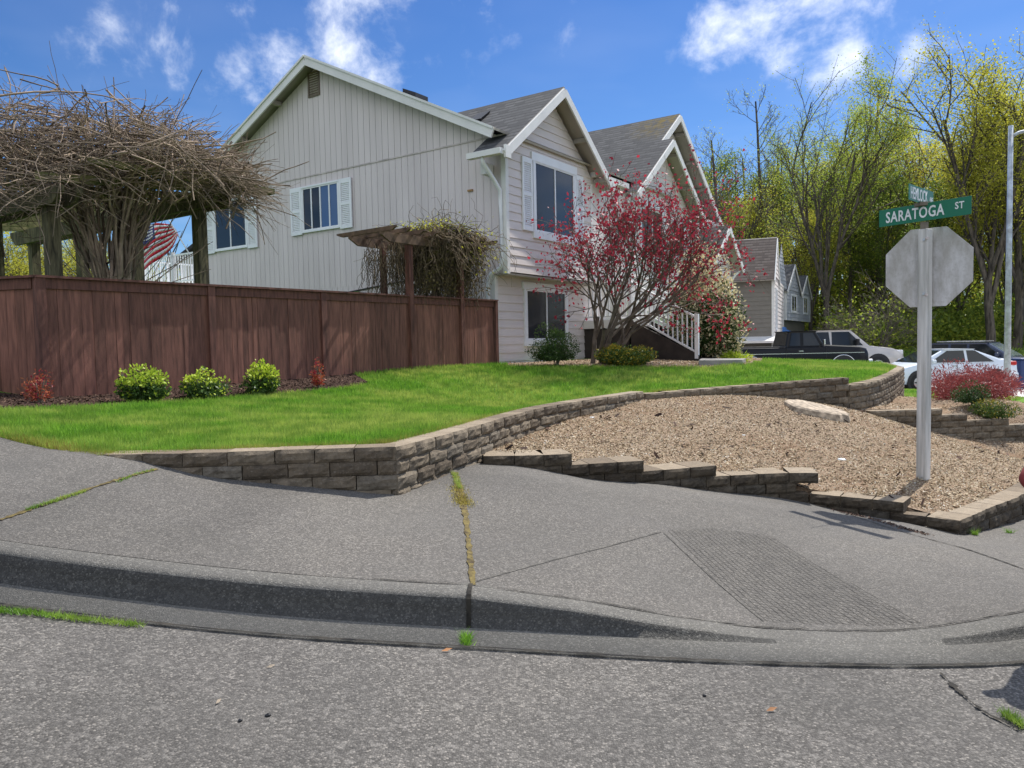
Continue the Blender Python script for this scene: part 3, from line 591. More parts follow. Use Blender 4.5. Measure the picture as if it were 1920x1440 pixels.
def far_sheet():
    gx = np.r_[np.linspace(-900, -60, 8), np.linspace(-50, 70, 61), np.linspace(80, 900, 8)]; gy = np.r_[np.linspace(-300, -30, 4), np.linspace(-24, 96, 61), np.linspace(110, 1200, 9)]
    X, Y = np.meshgrid(gx, gy); cx_ = np.clip(X, -80, 80); cy = np.clip(Y, -60, 120); z = h_far(cx_.ravel(), cy.ravel()).reshape(X.shape); n, m_ = X.shape
    V = np.stack([X, Y, z], -1).reshape(-1, 3); i, j = np.meshgrid(np.arange(n-1), np.arange(m_-1), indexing='ij'); a = (i*m_+j).ravel()
    o = npmesh('ground', V, np.stack([a, a+1, a+m_+1, a+m_], 1), 'forest_floor', smooth=True); o['kind'] = 'structure'
far_sheet()
region('driveway', [(9.8, 22.8), (13, 21), (19, 20.5), (40, 22), (40, 33), (24, 35.5), (14, 36), (9, 33), (8.6, 26)], h_far, 'concrete_light', 1.5, .06)
region('path', [(8.9, 19.8), (9.9, 19.7), (12.2, 25), (11.2, 25)], h_far, 'concrete_light', .8, .09)
region('verge_ground', [(9.9, 19.5), (13, 19.3), (15.5, 22), (13.5, 25.5), (12.2, 24.5)], h_far, 'lawn_base', .8, .08)
# ---- grass
def lawn_ok(q): return ~inside(bed_poly, q) & ~inside(hb_poly, q)
gpoly = [p for p in lawn_edge_l] + edge_in[1:] + [(9.2, 21.5), (5, 20.5), (1.0, 17.6), (F1.x, F1.y), (F0.x, F0.y), (-10, 8.9)]
Q = sample_poly(gpoly, 235000, rng, lambda q: np.where(lawn_ok(q), np.clip((6.0/q[:, 1])**1.5, .05, 1), 0)); z = h_lawn(Q[:, 0], Q[:, 1])-.012
hh = .042*np.ones(len(Q)); g1 = blades('grass', Q, z, .055*np.clip((Q[:, 1]/6)**.3, 1, 1.5), (.0050*np.clip(Q[:, 1]/5.5, 1, 3))[:, None], 'grass', rng); tag(g1, 'mown green lawn between the fence and the block wall', 'lawn', kind='stuff')
# yellowed fringe of the lawn at the walls
E_ = np.array(lawn_edge_l[1:] + edge_in[1:16]); sg = rng.uniform(0, len(E_)-1.001, 26000); i0 = sg.astype(int); f_ = (sg-i0)[:, None]; Q = E_[i0]*(1-f_)+E_[i0+1]*f_
tt = E_[i0+1]-E_[i0]; tt /= np.linalg.norm(tt, axis=1)[:, None]; Q = Q+np.stack([-tt[:, 1], tt[:, 0]], 1)*np.abs(rng.normal(0, .11, len(Q)))[:, None]
tag(blades('dry_grass', Q, h_lawn(Q[:, 0], Q[:, 1])-.01, .045, .0045, 'grass_dry', rng), 'yellowed grass fringe along the top of the block wall', 'grass', kind='stuff')
vp = [(10.0, 19.7), (12.9, 19.5), (15.2, 22), (13.4, 25.2), (12.3, 24.3)]
Q = sample_poly(vp, 9000, rng); tag(blades('verge_grass', Q, h_far(Q[:, 0], Q[:, 1])+.07, .06, .015, 'grass', rng), 'strip of green grass beside the white pavement', 'grass', kind='stuff')
# weeds in the joints
def weeds(name, pts, n, field, spread, h, label, dry=.5):
    P = np.array([(p[0], p[1]) for p in pts]); s_ = rng.uniform(0, len(P)-1.001, n); i0 = s_.astype(int); f_ = (s_-i0)[:, None]; Q = P[i0]*(1-f_)+P[i0+1]*f_+rng.normal(size=(n, 2))*spread
    o = blades(name, Q, field(Q[:, 0], Q[:, 1])+.002, h, .004, 'grass_dry' if dry > .5 else 'grass', rng, lean=.9); tag(o, label, 'weeds', kind='stuff')
weeds('joint_weeds', [walkpt(*p) for p in ((852, 888), (858, 905), (862, 918))], 300, h_walk, .012, .03, 'green weeds at the top of the pavement joint', 0)
weeds('joint_moss', [walkpt(*p) for p in ((856, 912), (864, 935), (872, 948))], 1500, h_walk, .035, .012, 'yellow moss patch on the pavement joint', 1)
bpy.data.objects['joint_moss'].data.materials[0] = MT['moss_yellow']
weeds('joint_weeds', [walkpt(*p) for p in ((50, 958), (100, 942), (160, 922))], 450, h_walk, .007, .02, 'green weeds in the left pavement joint', 0)
weeds('joint_weeds', [walkpt(*p) for p in ((220, 905), (250, 892), (290, 882))], 160, h_walk, .006, .018, 'weeds in the left pavement joint close to the lawn', 0)
weeds('gutter_weeds', [roadpt(*p) for p in ((-20, 1146), (60, 1152), (150, 1163), (265, 1175))], 1300, h_road, .011, .022, 'weeds growing in the gutter seam at the left', 0)
weeds('gutter_weeds', [roadpt(*p) for p in ((873, 1195), (876, 1212))], 220, h_road, .011, .035, 'small green tuft in the gutter below the cracked joint', 0)
weeds('road_weeds', [roadpt(*p) for p in ((1885, 1340), (1900, 1352), (1925, 1368))], 300, h_road, .01, .03, 'green weeds in the road crack at the right', 0)
weeds('wall_weeds', [walkpt(*p) for p in ((1825, 1003), (1830, 1004))], 90, h_walk, .012, .06, 'weed tuft at the corner of the low block wall', 0)
weeds('wall_weeds', [walkpt(*p) for p in ((1890, 1000), (1896, 999))], 60, h_walk, .012, .05, 'weed tuft at the foot of the low wall by the picture edge', 0)
# ---- block walls
def blockwall(name, label, path, mode_top, zbot, tops=None, c=c_, L=.295, thick=.2, seed=1, closed_end=True, levels=None, mat='wall_block'):
    rg = np.random.default_rng(seed); P = np.array([tuple(p) for p in path]); d = np.r_[0, np.cumsum(np.linalg.norm(np.diff(P[:, :2], axis=0), axis=1))]; tot = d[-1]
    mb = MB(); X = lambda s: np.array([np.interp(s, d, P[:, 0]), np.interp(s, d, P[:, 1])])
    for k in range(14):
        s = -(L*.5 if k % 2 else 0)
        while s < tot-.03:
            l = L*rg.uniform(.9, 1.1); a = max(s, 0); b = min(s+l, tot); s += l
            if b-a < .05: continue
            m_ = (a+b)/2; top = np.interp(m_, d, P[:, 2]) if tops is None else tops(m_)
            if mode_top == 'rel': zt = top-k*c
            else:
                zt = levels-k*c
                if zt > top+.012: continue
            if zt < zbot(*X(m_))-.06: continue
            pa, pb = X(a), X(b); t_ = (pb-pa)/np.linalg.norm(pb-pa); nr = np.array([t_[1], -t_[0]]); g = .0035; zb = zt-c+.003
            pa = pa+t_*g; pb = pb-t_*g; ofs = rg.uniform(-.008, .006); cap = (k == 0 or mode_top != 'rel')
            nx, nz = 6, 4; F_ = []
            bulge = .018
            for j in range(nz+1):
                for i_ in range(nx+1):
                    u_ = i_/nx; w_ = j/nz; e = min(1, 4*min(u_, 1-u_)*1.3)*min(1, 4*min(w_, 1-w_)*1.0)
                    q = pa+(pb-pa)*u_+nr*(ofs-.012+bulge*e+rg.uniform(-.006, .006)); F_.append((q[0], q[1], zb+(zt-zb)*w_+(rg.uniform(-.002, .002) if 0 < j < nz else 0)))
            fs = [(j*(nx+1)+i_, j*(nx+1)+i_+1, (j+1)*(nx+1)+i_+1, (j+1)*(nx+1)+i_) for j in range(nz) for i_ in range(nx)]
            n0 = len(F_); ba = pa-nr*thick; bb = pb-nr*thick
            F_ += [(ba[0], ba[1], zb), (bb[0], bb[1], zb), (bb[0], bb[1], zt), (ba[0], ba[1], zt)]
            top_row = [nz*(nx+1)+i_ for i_ in range(nx+1)]
            fs += [tuple(top_row+[n0+2, n0+3]), (n0+1, n0, n0+3, n0+2), tuple([n0]+[j*(nx+1) for j in range(nz+1)]+[n0+3]), tuple([nx+j*(nx+1) for j in range(nz, -1, -1)]+[n0+1, n0+2])]
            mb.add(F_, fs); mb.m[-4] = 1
    o = mb.build(name, [mat, 'block_top']); tag(o, label, 'retaining wall'); return o
zb_walk = lambda x, y: h_walk.at(x, y)
zb_g = lambda x, y: h_grav.at(x, y)
blockwall('retaining_wall', 'brown block retaining wall holding the lawn, bending at the pavement corner', W1+[W2[0]-Vector((.01, 0, 0))], 'rel', zb_walk, seed=2)
wr = bpy.data.objects['retaining_wall']
def more(parent, name, *a, **k):
    q = blockwall(name, None, *a, **k)
    if 'category' in q: del q['category']
    q.parent = parent; return q
more(wr, 'wall_section', W2, 'rel', lambda x, y: h_walk.at(x, y)-.03 if y < 6.7 else h_grav.at(x, y)-.08, seed=3)
more(wr, 'wall_section', W3, 'rel', lambda x, y: h_grav.at(x, y)-.1, seed=4)
more(wr, 'wall_section', W4, 'rel', lambda x, y: min(h_grav.at(x, y), .1)-.35, seed=5)
lv = .5*(LP[0].z+LP[1].z); dl = np.r_[0, np.cumsum([(LP[i+1]-LP[i]).to_2d().length for i in range(len(LP)-1)])]
def toplow(s):
    px = np.interp(s, dl, [q[0] for q in LW])
    return lv-c_*(0 if px < 1092 else 1 if px < 1207 else 2 if px < 1340 else 3 if px < 1508 else 5 if px < 1722 else 6)
wl_ = blockwall('retaining_wall', 'low stepped block wall between the gravel bed and the pavement', LP, 'abs', zb_walk, tops=toplow, levels=lv, seed=6, L=.27, thick=.32, mat='wall_block_stained')
zR = lv-6*c_
more(wl_, 'wall_section', [Vector((p.x+.012, p.y+.01, zR+.003)) for p in RL], 'rel', zb_walk, seed=7, L=.27, mat='wall_block_stained')
dt = np.r_[0, np.cumsum([(TW[i+1]-TW[i]).to_2d().length for i in range(len(TW)-1)])]
def topter(s):
    x = np.interp(s, dt, [p.x for p in TW]); px = 960+1400*x/11.7
    return TW[0].z-c_*(0 if px < 1758 else 1 if px < 1814 else 2 if px < 1906 else 3 if px < 1990 else 4)
blockwall('retaining_wall', 'stepped block wall below the red laceleaf maple', TW, 'abs', zb_g, tops=topter, levels=TW[0].z, seed=8)
# stump and stones
def blob(name, loc, r, mat, sq=(1, 1, .6), seed=0, jit=.15, seg=10, parent=None):
    rg = np.random.default_rng(seed); mb = MB(); rows = seg//2; V = []
    for j in range(rows+1):
        ph = math.pi*j/rows
        for i_ in range(seg):
            a = 2*math.pi*i_/seg; q = r*(1+rg.uniform(-jit, jit)); V.append((loc[0]+q*sq[0]*math.sin(ph)*math.cos(a), loc[1]+q*sq[1]*math.sin(ph)*math.sin(a), loc[2]+q*sq[2]*math.cos(ph)))
    mb.add(V, [(j*seg+i_, j*seg+(i_+1) % seg, (j+1)*seg+(i_+1) % seg, (j+1)*seg+i_) for j in range(rows) for i_ in range(seg)]); return mb.build(name, mat, parent, smooth=True)
def surf(px, py, F, t0=4.0):
    d = ray(px, py); t_ = t0
    for _ in range(90):
        p = Vector((0, 0, EYE))+d*t_; e = p.z-F.at(p.x, p.y); t_ += max(-.5, min(.5, e*2))
    return p
sp_ = surf(1532, 769, h_grav, 7); mb = MB(); n = 22; rg = np.random.default_rng(5); rad = [.37*(1+rg.uniform(-.08, .08)) for _ in range(n)]
hst = lambda x, y: sp_.z+.75*(h_grav.at(x, y)-sp_.z)
V = [(sp_.x+r*1.05*math.cos(2*math.pi*k/n), sp_.y+r*.8*math.sin(2*math.pi*k/n), hst(sp_.x+r*1.05*math.cos(2*math.pi*k/n), sp_.y+r*.8*math.sin(2*math.pi*k/n))+z_) for z_, f in ((-.12, 1.15), (.05, 1.02), (.065, .94)) for k, r in enumerate([q*f for q in rad])]
mb.add(V, [(j*n+k, j*n+(k+1) % n, (j+1)*n+(k+1) % n, (j+1)*n+k) for j in range(2) for k in range(n)]+[tuple(range(2*n, 3*n))]); tag(mb.build('tree_stump', 'stump_wood'), 'flat weathered tree stump low in the gravel slope', 'tree stump')
for i, (px, py, r, lab) in enumerate([(1578, 862, .035, 'white stone on the gravel left of the sign post'), (1212, 748, .03, 'pale stone in the nook where the two wall runs meet'), (1110, 783, .022, 'small white stone on the gravel near the block wall'), (1394, 816, .016, 'small white pebble in the middle of the gravel slope')]):
    q = surf(px, py, h_grav, 5); tag(blob('stone', q, r, 'sign_white', (1.4, 1, .5), i), lab, 'stone')
q = walkpt(1682, 975); tag(blob('stone', q+Vector((0, 0, .01)), .02, 'concrete_light', (1, 1, .9), 9), 'round pale pebble at the foot of the low wall', 'stone')
for i, (px, py, r, lab) in enumerate([(502, 1341, .009, 'larger black clod on the road at the left'), (451, 1351, .007, 'small black clod left of the larger one'), (1321, 1304, .007, 'black clod on the road right of the middle')]):
    q = roadpt(px, py); tag(blob('clod', q, r, 'black_plastic', (1.2, 1, .7), i+20, .3, 8), lab, 'clod')
def leaf_on(px, py, F, L, mat, lab, a=0.3):
    q = roadpt(px, py) if F is h_road else walkpt(px, py); mb = MB(); d = Vector((math.cos(a), math.sin(a), 0)); n_ = Vector((-d.y, d.x, 0))
    z = q.z+.006; mb.add([q-d*L+Vector((0, 0, .004)), q+n_*L*.3+Vector((0, 0, .012)), q+d*L+Vector((0, 0, .01)), q-n_*L*.3+Vector((0, 0, .004))], [(0, 1, 2, 3)]); tag(mb.build('fallen_leaf', mat), lab, 'leaf')
leaf_on(1447, 1333, h_road, .025, 'cedar', 'brown fallen leaf on the road towards the right')
leaf_on(838, 1221, h_road, .025, 'cedar', 'brown fallen leaf in the gutter seam left of the tuft')
leaf_on(508, 1252, h_road, .018, 'stump_wood', 'pale fallen leaf on the road below the left kerb')
leaf_on(410, 1318, h_road, .014, 'stump_wood', 'small pale seed pod on the road at the left', 1.2)
# dirt spill at the foot of the wall
q = [walkpt(*p) for p in ((1570, 958), (1620, 970), (1690, 990), (1740, 1003))]
P = np.array([(p.x, p.y) for p in q]); s_ = rng.uniform(0, 2.99, 500); i0 = s_.astype(int); f_ = (s_-i0)[:, None]; Q = P[i0]*(1-f_)+P[i0+1]*f_+rng.normal(size=(500, 2))*.035
tag(chips('dirt_spill', Q, h_walk(Q[:, 0], Q[:, 1])+.003, .022, 'mulch_chip', rng), 'dark crumbs of soil on the pavement below the low wall', 'soil', kind='stuff')
# ================================================================ HOUSE
CX = Vector((PY(950, 500, 16.5).x, 16.5, 0)); HROT = R_(90-34.4)
HU = Vector((math.sin(R_(34.4)), math.cos(R_(34.4)), 0)); HV = Vector((-HU.y, HU.x, 0))
def hw(s, v, z): return CX+HU*s+HV*v+Vector((0, 0, z))
def scan(poly, z):
    xs = []
    n = len(poly)
    for i in range(n):
        (a0, z0), (a1, z1) = poly[i], poly[(i+1) % n]
        if (z0 > z) != (z1 > z): xs.append(a0+(a1-a0)*(z-z0)/(z1-z0))
    return (min(xs), max(xs)) if len(xs) > 1 else None
def lap(name, parent, O, A, Nn, poly, mat, exp=.19, z0=None):
    """horizontal lap siding boards clipped to the outline (a,z)"""
    O, A, Nn = Vector(O), Vector(A), Vector(Nn); mb = MB(); zmin = min(p[1] for p in poly); zmax = max(p[1] for p in poly); z = zmin if z0 is None else z0
    P = lambda a, zz, o_: O+A*a+Nn*o_+Vector((0, 0, zz))
    while z < zmax-.01:
        zb = max(z, zmin+.001); zt = min(z+exp, zmax-.002); r0 = scan(poly, zb+.002); r1 = scan(poly, zt-.002)
        if r0 and not r1: r1 = ((r0[0]+r0[1])/2,)*2
        if r0:
            r1 = r1 or r0
            mb.quad(P(r0[0], zb, .026), P(r0[1], zb, .026), P(r1[1], zt, .008), P(r1[0], zt, .008)); mb.quad(P(r0[0], zb, .0), P(r0[1], zb, .0), P(r0[1], zb, .026), P(r0[0], zb, .026))
        z += exp
    mb.poly([P(a, zz, 0) for a, zz in poly])
    return mb.build(name, mat, parent)
def grooved(name, parent, O, A, Nn, poly, mats, pitch=.203, gw=.008):
    O, A, Nn = Vector(O), Vector(A), Vector(Nn); mb = MB(); a0 = min(p[0] for p in poly); a1 = max(p[0] for p in poly)
    def zr(a):
        zs = []; n = len(poly)
        for i in range(n):
            (p0, z0), (p1, z1) = poly[i], poly[(i+1) % n]
            if (p0 > a) != (p1 > a): zs.append(z0+(z1-z0)*(a-p0)/(p1-p0))
        return min(zs), max(zs)
    P = lambda a, zz, o_: O+A*a+Nn*o_+Vector((0, 0, zz)); peaks = [p[0] for p in poly]
    a = a0
    while a < a1-.01:
        b = min(a+pitch, a1); x0 = a+gw/2 if a > a0 else a+.001; x1 = b-gw/2 if b < a1 else b-.001
        cuts = [x0]+sorted(p for p in set(peaks) if x0+.002 < p < x1-.002)+[x1]
        for c0, c1 in zip(cuts, cuts[1:]):
            e0, e1 = zr(c0+1e-4), zr(c1-1e-4); mb.quad(P(c0, e0[0], .012), P(c1, e1[0], .012), P(c1, e1[1], .012), P(c0, e0[1], .012))
        if b < a1:
            e0, e1 = zr(x1), zr(b+gw/2); mb.quad(P(x1, e0[0], .0), P(b+gw/2, e1[0], .0), P(b+gw/2, e1[1], .0), P(x1, e0[1], .0), 1)
        a = b
    return mb.build(name, mats, parent)
def slab(mb, pts, th, mi_top=0, mi_bot=1):
    a = [Vector(p) for p in pts]; n = (a[1]-a[0]).cross(a[2]-a[0]).normalized(); n = n if n.z > 0 else -n; b = [p-n*th for p in a]; k = len(a)
    if (a[1]-a[0]).cross(a[2]-a[0]).z < 0: a = a[::-1]; b = b[::-1]
    mb.poly(a, mi_top); mb.poly(b[::-1], mi_bot)
    for i in range(k): mb.quad(a[i], b[i], b[(i+1) % k], a[(i+1) % k], mi_bot)
def window(parent, O, A, Nn, a0, a1, z0, z1, splits=(.5,), glass='glass_dark', trim=.09, head=None, sill=None, shutters=None, mats='white_trim', name='window', per=None):
    """window: outer trim > sash frame, panes, shutters"""
    O, A, Nn = Vector(O), Vector(A), Vector(Nn); Z = Vector((0, 0, 1))
    def bx(mb, p0, p1, q0, q1, o0, o1, mi=0):
        c = [O+A*a+Z*z+Nn*o_ for o_ in (o0, o1) for a, z in ((p0, q0), (p1, q0), (p1, q1), (p0, q1))]
        mb.add(c, [(0, 1, 2, 3), (7, 6, 5, 4), (0, 4, 5, 1), (1, 5, 6, 2), (2, 6, 7, 3), (3, 7, 4, 0)], mi)
    t = trim; mb = MB(); hd = head or t; sl = sill or t
    bx(mb, a0-t, a0, z0, z1, 0, .06); bx(mb, a1, a1+t, z0, z1, 0, .06); e = .06 if head else 0; bx(mb, a0-t-e, a1+t+e, z1, z1+hd, 0, .066); bx(mb, a0-t-e*.4, a1+t+e*.4, z0-sl, z0, 0, .074 if sill else .064)
    wn = mb.build(name, mats, parent)
    fr = MB(); f = .035
    bx(fr, a0, a0+f, z0, z1, .0, .050); bx(fr, a1-f, a1, z0, z1, .0, .050); bx(fr, a0+f, a1-f, z0, z0+f, .0, .050); bx(fr, a0+f, a1-f, z1-f, z1, .0, .050)
    xs = [a0+f]+[a0+(a1-a0)*q for q in splits]+[a1-f]
    for x in xs[1:-1]: bx(fr, x-.022, x+.022, z0+f, z1-f, .0, .046)
    fr.build('frame', 'white_trim', wn)
    for i, (p, q) in enumerate(zip(xs, xs[1:])):
        l = p+(.022 if i else 0); r = q-(.022 if i < len(xs)-2 else 0); pm = MB(); pm.quad(*[O+A*a+Z*z+Nn*.031 for a, z in ((l, z0+f), (r, z0+f), (r, z1-f), (l, z1-f))]); pm.build('pane', (per[i] if per else glass), wn)
    for (s0, s1, y0, y1) in (shutters or []):
        sh = MB(); w_ = .06; m0 = (y0+y1)/2
        bx(sh, s0, s0+w_, y0, y1, .055 if False else .028, .062); bx(sh, s1-w_, s1, y0, y1, .028, .062)
        for q0, q1 in ((y0, y0+.09), (m0-.04, m0+.04), (y1-.12, y1)): bx(sh, s0+w_, s1-w_, q0, q1, .028, .060)
        bx(sh, s0+w_, s1-w_, y0+.01, y1-.01, .026, .034)
        for q0, q1 in ((y0+.09, m0-.04), (m0+.04, y1-.12)):
            k = int((q1-q0)/.045)
            for j in range(k):
                zz = q0+(q1-q0)*(j+.5)/k; c = [O+A*a+Z*z_+Nn*o_ for a, z_, o_ in ((s0+w_, zz-.018, .055), (s1-w_, zz-.018, .055), (s1-w_, zz+.014, .036), (s0+w_, zz+.014, .036))]; sh.quad(*c)
        sh.build('shutter', 'white_trim', wn)
    return wn
def barge(mb, p, q, w_=.045, h=.18, up=(0, 0, 1)): mb.beam(p, q, w_, h, up)
house = empty('house', CX, HROT, 'grey two storey split level house with white trim and two front gables', 'house')
Xp, Yp = Vector((1, 0, 0)), Vector((0, 1, 0))
# side wall: grooved panels with a flashing belt
D = 11.25; RID = 5.9; ZR = 8.78; SL = .485
zro = lambda v: ZR-SL*abs(v-RID)-.16
ZB = 5.85
grooved('wall', house, (.05, 0, 0), Yp, -Xp, [(0.0, 2.86), (D, 2.86), (D, ZB-.01), (0.0, ZB-.01)], ['siding_side', 'groove'])
grooved('wall', house, (.05, 0, 0), Yp, -Xp, [(.33, .5), (D, .5), (D, 2.858), (.33, 2.858)], ['siding_side', 'groove'])
grooved('wall', house, (.04, 0, 0), Yp, -Xp, [(0.0, ZB+.02), (D, ZB+.02), (D, zro(D)), (RID, zro(RID)), (0.0, zro(0.0)+.0)], ['siding_side', 'groove'])
mb = MB(); mb.box((.02, 0, ZB-.012), (.06, D, ZB+.022)); mb.build('flashing', 'groove', house)
mb = MB(); mb.box((.05, .38, .5), (14.2, D, 2.9)); mb.box((.055, .02, 2.9), (14.2, D-.02, 5.6)); mb.build('core_wall', 'siding_front', house)
window(house, (.038, 0, 0), Yp, -Xp, 5.22, 6.60, 4.42, 5.55, (.25, .5, .75), trim=.045, shutters=[(4.74, 5.17, 4.34, 5.60), (6.65, 7.08, 4.34, 5.60)], per=['glass_blue', 'glass_blue', 'glass_plain', 'glass_plain'])
window(house, (.038, 0, 0), Yp, -Xp, 9.05, 10.52, 4.26, 5.62, (.5,), trim=.045, glass='glass_plain', shutters=[(8.56, 8.99, 4.18, 5.66), (10.57, 11.0, 4.18, 5.66)])
vt = MB()
vt.box((-.0, 5.80, 7.86), (.028, 6.24, 7.90)); vt.box((-.0, 5.80, 8.46), (.028, 6.24, 8.50)); vt.box((-.0, 5.80, 7.90), (.028, 5.84, 8.46)); vt.box((-.0, 6.20, 7.90), (.028, 6.24, 8.46))
vo_ = vt.build('gable_vent', 'vent_brown', house); ls = MB()
for k in range(9): z = 7.92+k*.06; ls.quad((-.0, 5.84, z), (-.0, 6.20, z), (.03, 6.20, z+.05), (.03, 5.84, z+.05))
ls.build('louvre', 'vent_brown', vo_)
cb_ = MB(); cb_.tube([(.02, 1.6, 2.95), (.015, 3.4, 2.84), (.02, 5.6, 2.66), (.02, 8, 2.45)], .018, 6); cb_.build('cable', 'black_plastic', house)
# front, upper box with lap siding and gable
G1c, G1p, OV = 1.95, 7.30, .40; ps = .76
gz1 = lambda s: G1p-ps*abs(s-G1c)-.2
lap('wall', house, (0, 0, 0), Xp, -Yp, [(.10, 2.88), (3.93, 2.88), (3.93, gz1(3.93)), (G1c, gz1(G1c)), (.10, gz1(.10))], 'siding_front')
lap('wall', house, (0, .35, 0), Xp, -Yp, [(.10, .5), (14.1, .5), (14.1, 2.90), (.10, 2.90)], 'siding_front', z0=.52)
lap('wall', house, (0, .9, 0), Xp, -Yp, [(3.95, 2.0), (6.1, 2.0), (6.1, 5.7), (3.95, 5.7)], 'siding_front')
def trimc(a, b): ct = MB(); ct.box(a, b); ct.build('corner_trim', 'trim', house)
trimc((-.01, -.03, 2.84), (.10, .09, 5.5)); trimc((-.012, .32, .5), (.10, .44, 2.84)); trimc((3.86, -.034, 2.84), (3.96, .05, 5.4))
mb = MB(); mb.box((.02, .0, 2.82), (3.95, .349, 2.86)); mb.build('soffit', 'soffit', house)
mb = MB(); mb.box((3.94, .0, 2.84), (3.955, .9, 5.6)); mb.build('return_wall', 'siding_front', house)
window(house, (0, 0, 0), Xp, -Yp, 1.16, 2.96, 3.89, 5.48, (.5,), trim=.085, head=.19, sill=.17, shutters=[(.62, 1.03, 3.86, 5.50), (3.06, 3.43, 3.86, 5.50)], per=['glass_dark', 'glass_plain'])
window(house, (0, .35, 0), Xp, -Yp, 1.24, 3.06, 1.38, 2.57, (.5,), trim=.1, head=.17, sill=.15, glass='glass_dark')
# gable roof 1
r = MB(); yb = 3.2
slab(r, [(G1c, -OV, G1p), (G1c, yb, G1p), (.06, yb, G1p-ps*(G1c-.06)), (.06, -OV, G1p-ps*(G1c-.06))], .05)
slab(r, [(.06, -OV, G1p-ps*(G1c-.06)), (.06, .48, G1p-ps*(G1c-.06)), (-.60, .48, G1p-ps*(G1c+.60)), (-.60, -OV, G1p-ps*(G1c+.60))], .05)
slab(r, [(G1c, -OV, G1p), (4.52, -OV, G1p-ps*(4.52-G1c)), (4.52, yb, G1p-ps*(4.52-G1c)), (G1c, yb, G1p)], .05)
rf = r.build('roof', ['shingles', 'soffit'], house)
b = MB(); e = Vector((0, -OV-.02, -.135))
barge(b, Vector((G1c, 0, G1p))+e, Vector((-.58, 0, G1p-ps*(G1c+.58)))+e); barge(b, Vector((G1c, .002, G1p))+e, Vector((4.5, .002, G1p-ps*(4.5-G1c)))+e)
b.beam((-.50, -OV-.03, 5.18), (-.50, -OV-.03, 5.44), .2, .05, (0, 1, 0)); b.beam((4.42, -OV-.03, 5.20), (4.42, -OV-.03, 5.46), .2, .05, (0, 1, 0))
b.build('barge_board', 'trim', house)
def look(a, b): lk = MB(); lk.box(a, b); lk.build('lookout', 'soffit', house)
for s in (3.1, 4.15): look((s-.05, -OV, G1p-ps*(s-G1c)-.16), (s+.05, 0, G1p-ps*(s-G1c)-.06))
# roof vents on gable 1
for a in (1.35, 2.15):
    vb = MB(); s0, s1 = 1.0, 1.4; zf = lambda s: G1p-ps*(G1c-s)
    vb.add([(s0, a, zf(s0)+.09), (s1, a, zf(s1)+.07), (s1, a+.38, zf(s1)+.07), (s0, a+.38, zf(s0)+.09), (s0+.05, a+.03, zf(s0+.05)), (s1, a+.03, zf(s1)), (s1, a+.35, zf(s1)), (s0+.05, a+.35, zf(s0+.05))], [(0, 1, 2, 3), (0, 4, 5, 1), (3, 2, 6, 7), (0, 3, 7, 4), (1, 5, 6, 2)])
    vb.build('roof_vent', 'black_plastic', rf)
# main roof
r = MB(); x0 = -.33; fr_ = -.1
slab(r, [(x0, RID, ZR), (x0, -.12, ZR-SL*(RID+.12)), (9.0, -.12, ZR-SL*(RID+.12)), (14.4, 1.0, ZR-SL*(RID-1.0)), (14.4, RID, ZR)], .05)
slab(r, [(x0, RID, ZR), (14.4, RID, ZR), (14.4, D+.7, ZR-SL*(D+.7-RID)), (x0, D+.7, ZR-SL*(D+.7-RID))], .05)
mr = r.build('roof', ['shingles', 'soffit'], house)
vb = MB(); q = 2.55; zf = lambda v: ZR-SL*(RID-v)
vb.add([(.05, q, zf(q)+.12), (.5, q, zf(q)+.12), (.5, q+.4, zf(q+.4)+.1), (.05, q+.4, zf(q+.4)+.1), (.05, q, zf(q)), (.5, q, zf(q)), (.5, q+.4, zf(q+.4)), (.05, q+.4, zf(q+.4))], [(0, 1, 2, 3), (0, 4, 5, 1), (1, 5, 6, 2), (3, 7, 4, 0)]); vb.build('roof_vent', 'black_plastic', mr)
b = MB(); e = Vector((x0-.02, 0, -.14))
barge(b, Vector((0, RID, ZR))+e, Vector((0, .05, ZR-SL*(RID-.05)))+e, .045, .2); barge(b, Vector((.002, RID, ZR))+e, Vector((.002, D+.68, ZR-SL*(D+.68-RID)))+e, .045, .2)
b.beam((x0-.05, RID, ZR-.02), (x0-.05, .02, ZR-SL*(RID-.02)-.02), .05, .05); b.beam((x0-.05, RID, ZR-.02), (x0-.05, D+.7, ZR-SL*(D+.7-RID)-.02), .05, .05); b.build('barge_board', 'trim', house)
for v_ in (7.4, 8.9, 10.2): look((x0, v_-.06, zro(v_)-.02), (.03, v_+.06, zro(v_)+.09))
# gutters and downspout at the near corner
g = MB(); zg = G1p-ps*(G1c+.6)
g.box((-.74, -OV, zg-.12), (-.60, .48, zg+.0)); g.box((-.26, .32, zg-.36), (.02, .46, zg-.12)); gu = g.build('gutter', 'trim', house)
g.__init__(); g.box((3.95, -.42+.3, 5.60), (6.0, .02, 5.74)); g.build('gutter', 'trim', house)
d = MB(); d.tube([(-.66, .12, zg-.10), (-.62, .12, zg-.22), (-.30, .10, zg-.50), (-.06, .09, zg-.72), (-.05, .09, zg-1.0), (-.05, .09, 3.15), (-.05, .12, 2.98), (-.05, .40, 2.85), (-.05, .47, 2.72), (-.05, .48, 2.5), (-.05, .48, .9)], .045, 8); d.build('downspout', 'white_trim', house, smooth=True)
